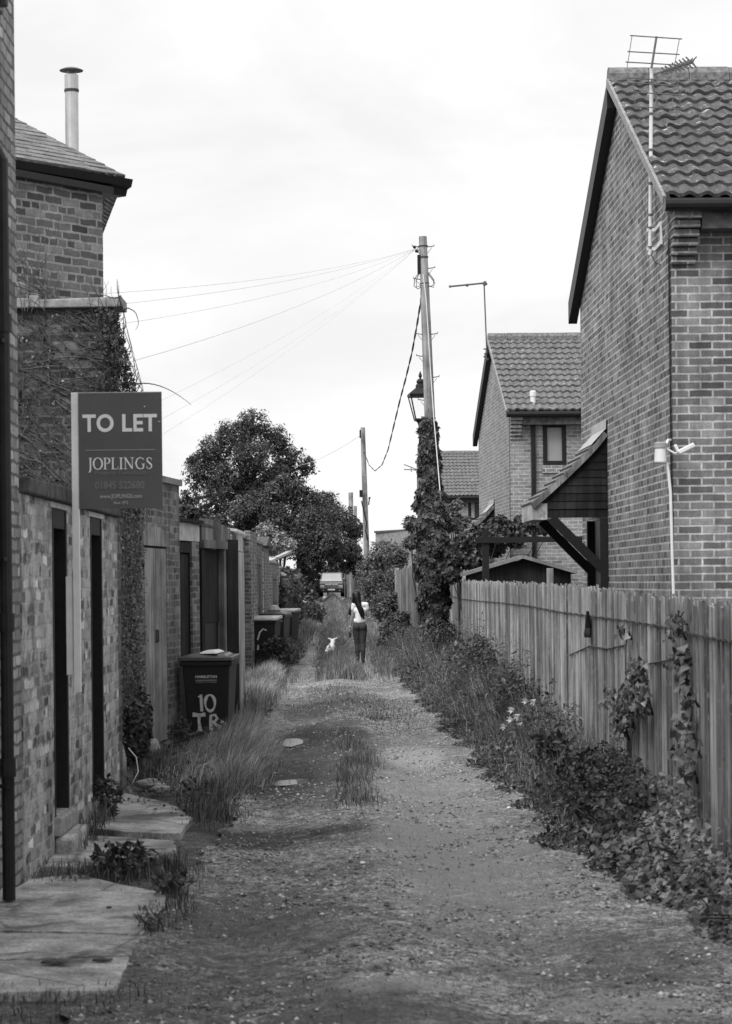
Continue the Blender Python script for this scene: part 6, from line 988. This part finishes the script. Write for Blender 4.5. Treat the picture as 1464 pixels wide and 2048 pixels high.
# parked car
YC = 177; cx_ = at(663, 1190, YC).x; C0 = Vector((cx_, YC, g1(cx_, YC)+.0)); t = thing('parked_car', 'dark boxy four wheel drive car parked facing under the overhanging tree', 'car', C0)
def loft(secs, zs_close=True):
    mb = MB(); n = len(secs[0])
    for s_ in secs: mb.v += [tuple(C0+Vector(v)) for v in s_]
    for i in range(len(secs)-1):
        for j in range(n): mb.f.append((i*n+j, i*n+(j+1) % n, (i+1)*n+(j+1) % n, (i+1)*n+j))
    mb.f.append(tuple(range(n))[::-1]); mb.f.append(tuple(range((len(secs)-1)*n, len(secs)*n))); return mb
def sec(y, w_, z0, z1): return [(-w_+.06, y, z0), (w_-.06, y, z0), (w_, y, z0+.1), (w_, y, z1-.1), (w_-.08, y, z1), (-w_+.08, y, z1), (-w_, y, z1-.1), (-w_, y, z0+.1)]
bdy = loft([sec(.0, .88, .52, 1.02), sec(.12, .94, .42, 1.08), sec(1.2, .955, .40, 1.14), sec(3.0, .955, .4, 1.16), sec(4.5, .94, .42, 1.14), sec(4.6, .9, .5, 1.1)]).build('body', M['car'], t, bevel=.03)
def cab(y, w0, w1, z0, z1): return [(-w0, y, z0), (w0, y, z0), (w1, y+(.0), z1), (-w1, y, z1)]
loft([[(-.88, 1.15, 1.14), (.88, 1.15, 1.14), (.74, 1.95, 1.80), (-.74, 1.95, 1.80)], [(-.9, 4.5, 1.14), (.9, 4.5, 1.14), (.76, 4.3, 1.84), (-.76, 4.3, 1.84)]]).build('cabin', M['car'], t, bevel=.03)
MB().add([C0+Vector(v) for v in ((-.79, 1.16, 1.19), (.79, 1.16, 1.19), (.68, 1.86, 1.765), (-.68, 1.86, 1.765))], [(0, 1, 2, 3)]).build('windscreen', M['screen'], t)
MB().box(C0.x-.5, C0.x+.5, YC-.03, YC+.02, C0.z+.66, C0.z+.88).build('grille', M['chrome'], t)
mb = MB()
for i in range(4): z = C0.z+.69+i*.05; mb.box(C0.x-.48, C0.x+.48, YC-.045, YC-.032, z, z+.02)
mb.build('grille_bar', M['rubber'], t)
for s_ in (-1, 1):
    MB().box(C0.x+s_*.7-.16, C0.x+s_*.7+.16, YC-.02, YC+.03, C0.z+.67, C0.z+.88).build('headlight', M['chrome'], t, bevel=.03); MB().box(C0.x+s_*.62-.05, C0.x+s_*.62+.05, YC-.155, YC-.13, C0.z+.47, C0.z+.53).build('fog_lamp', M['chrome'], t)
    mm = MB().box(C0.x+s_*1.08-.10, C0.x+s_*1.08+.10, YC+1.2, YC+1.3, C0.z+1.17, C0.z+1.33).beam(C0+Vector((s_*.9, 1.25, 1.17)), C0+Vector((s_*1.02, 1.25, 1.2)), .05, .05); mm.build('mirror', M['rubber'], t, bevel=.03)
    for yy_ in (.95, 3.7):
        w_ = MB().tube([C0+Vector((s_*.68, yy_, .37)), C0+Vector((s_*.94, yy_, .37))], .37, 20).build('wheel', M['rubber'], t, bevel=.02); MB().tube([C0+Vector((s_*.935, yy_, .37)), C0+Vector((s_*.95, yy_, .37))], .22, 16).build('rim', M['alu'], w_)
MB().box(C0.x-.95, C0.x+.95, YC-.13, YC+.1, C0.z+.33, C0.z+.62).build('bumper', M['rubber'], t, bevel=.04); MB().box(C0.x-.27, C0.x+.27, YC-.15, YC-.135, C0.z+.5, C0.z+.61).build('number_plate', M['plate'], t)
text('lettering', 'RANGE  ROVER', .09, (C0.x, YC-.005, C0.z+.925), 0, M['white_pl'], bdy, wid=.95, bold=.004)
o_ = MB().box(at(645, 1195, 165).x, at(664, 1195, 165).x, 165, 165.3, .35, at(655, 1193, 165).z).build('stone_block', M['render'], bevel=.03); tag(o_, 'pale block lying in the grass before the parked car', 'block')
o_ = MB().wall(at(596, 1165, 140).to_2d(), at(640, 1165, 185).to_2d(), .2, 2.0, .1).build('wooden_fence', M['dark_wood']); tag(o_, 'dark board fence deep in shade left of the parked car', 'fence')
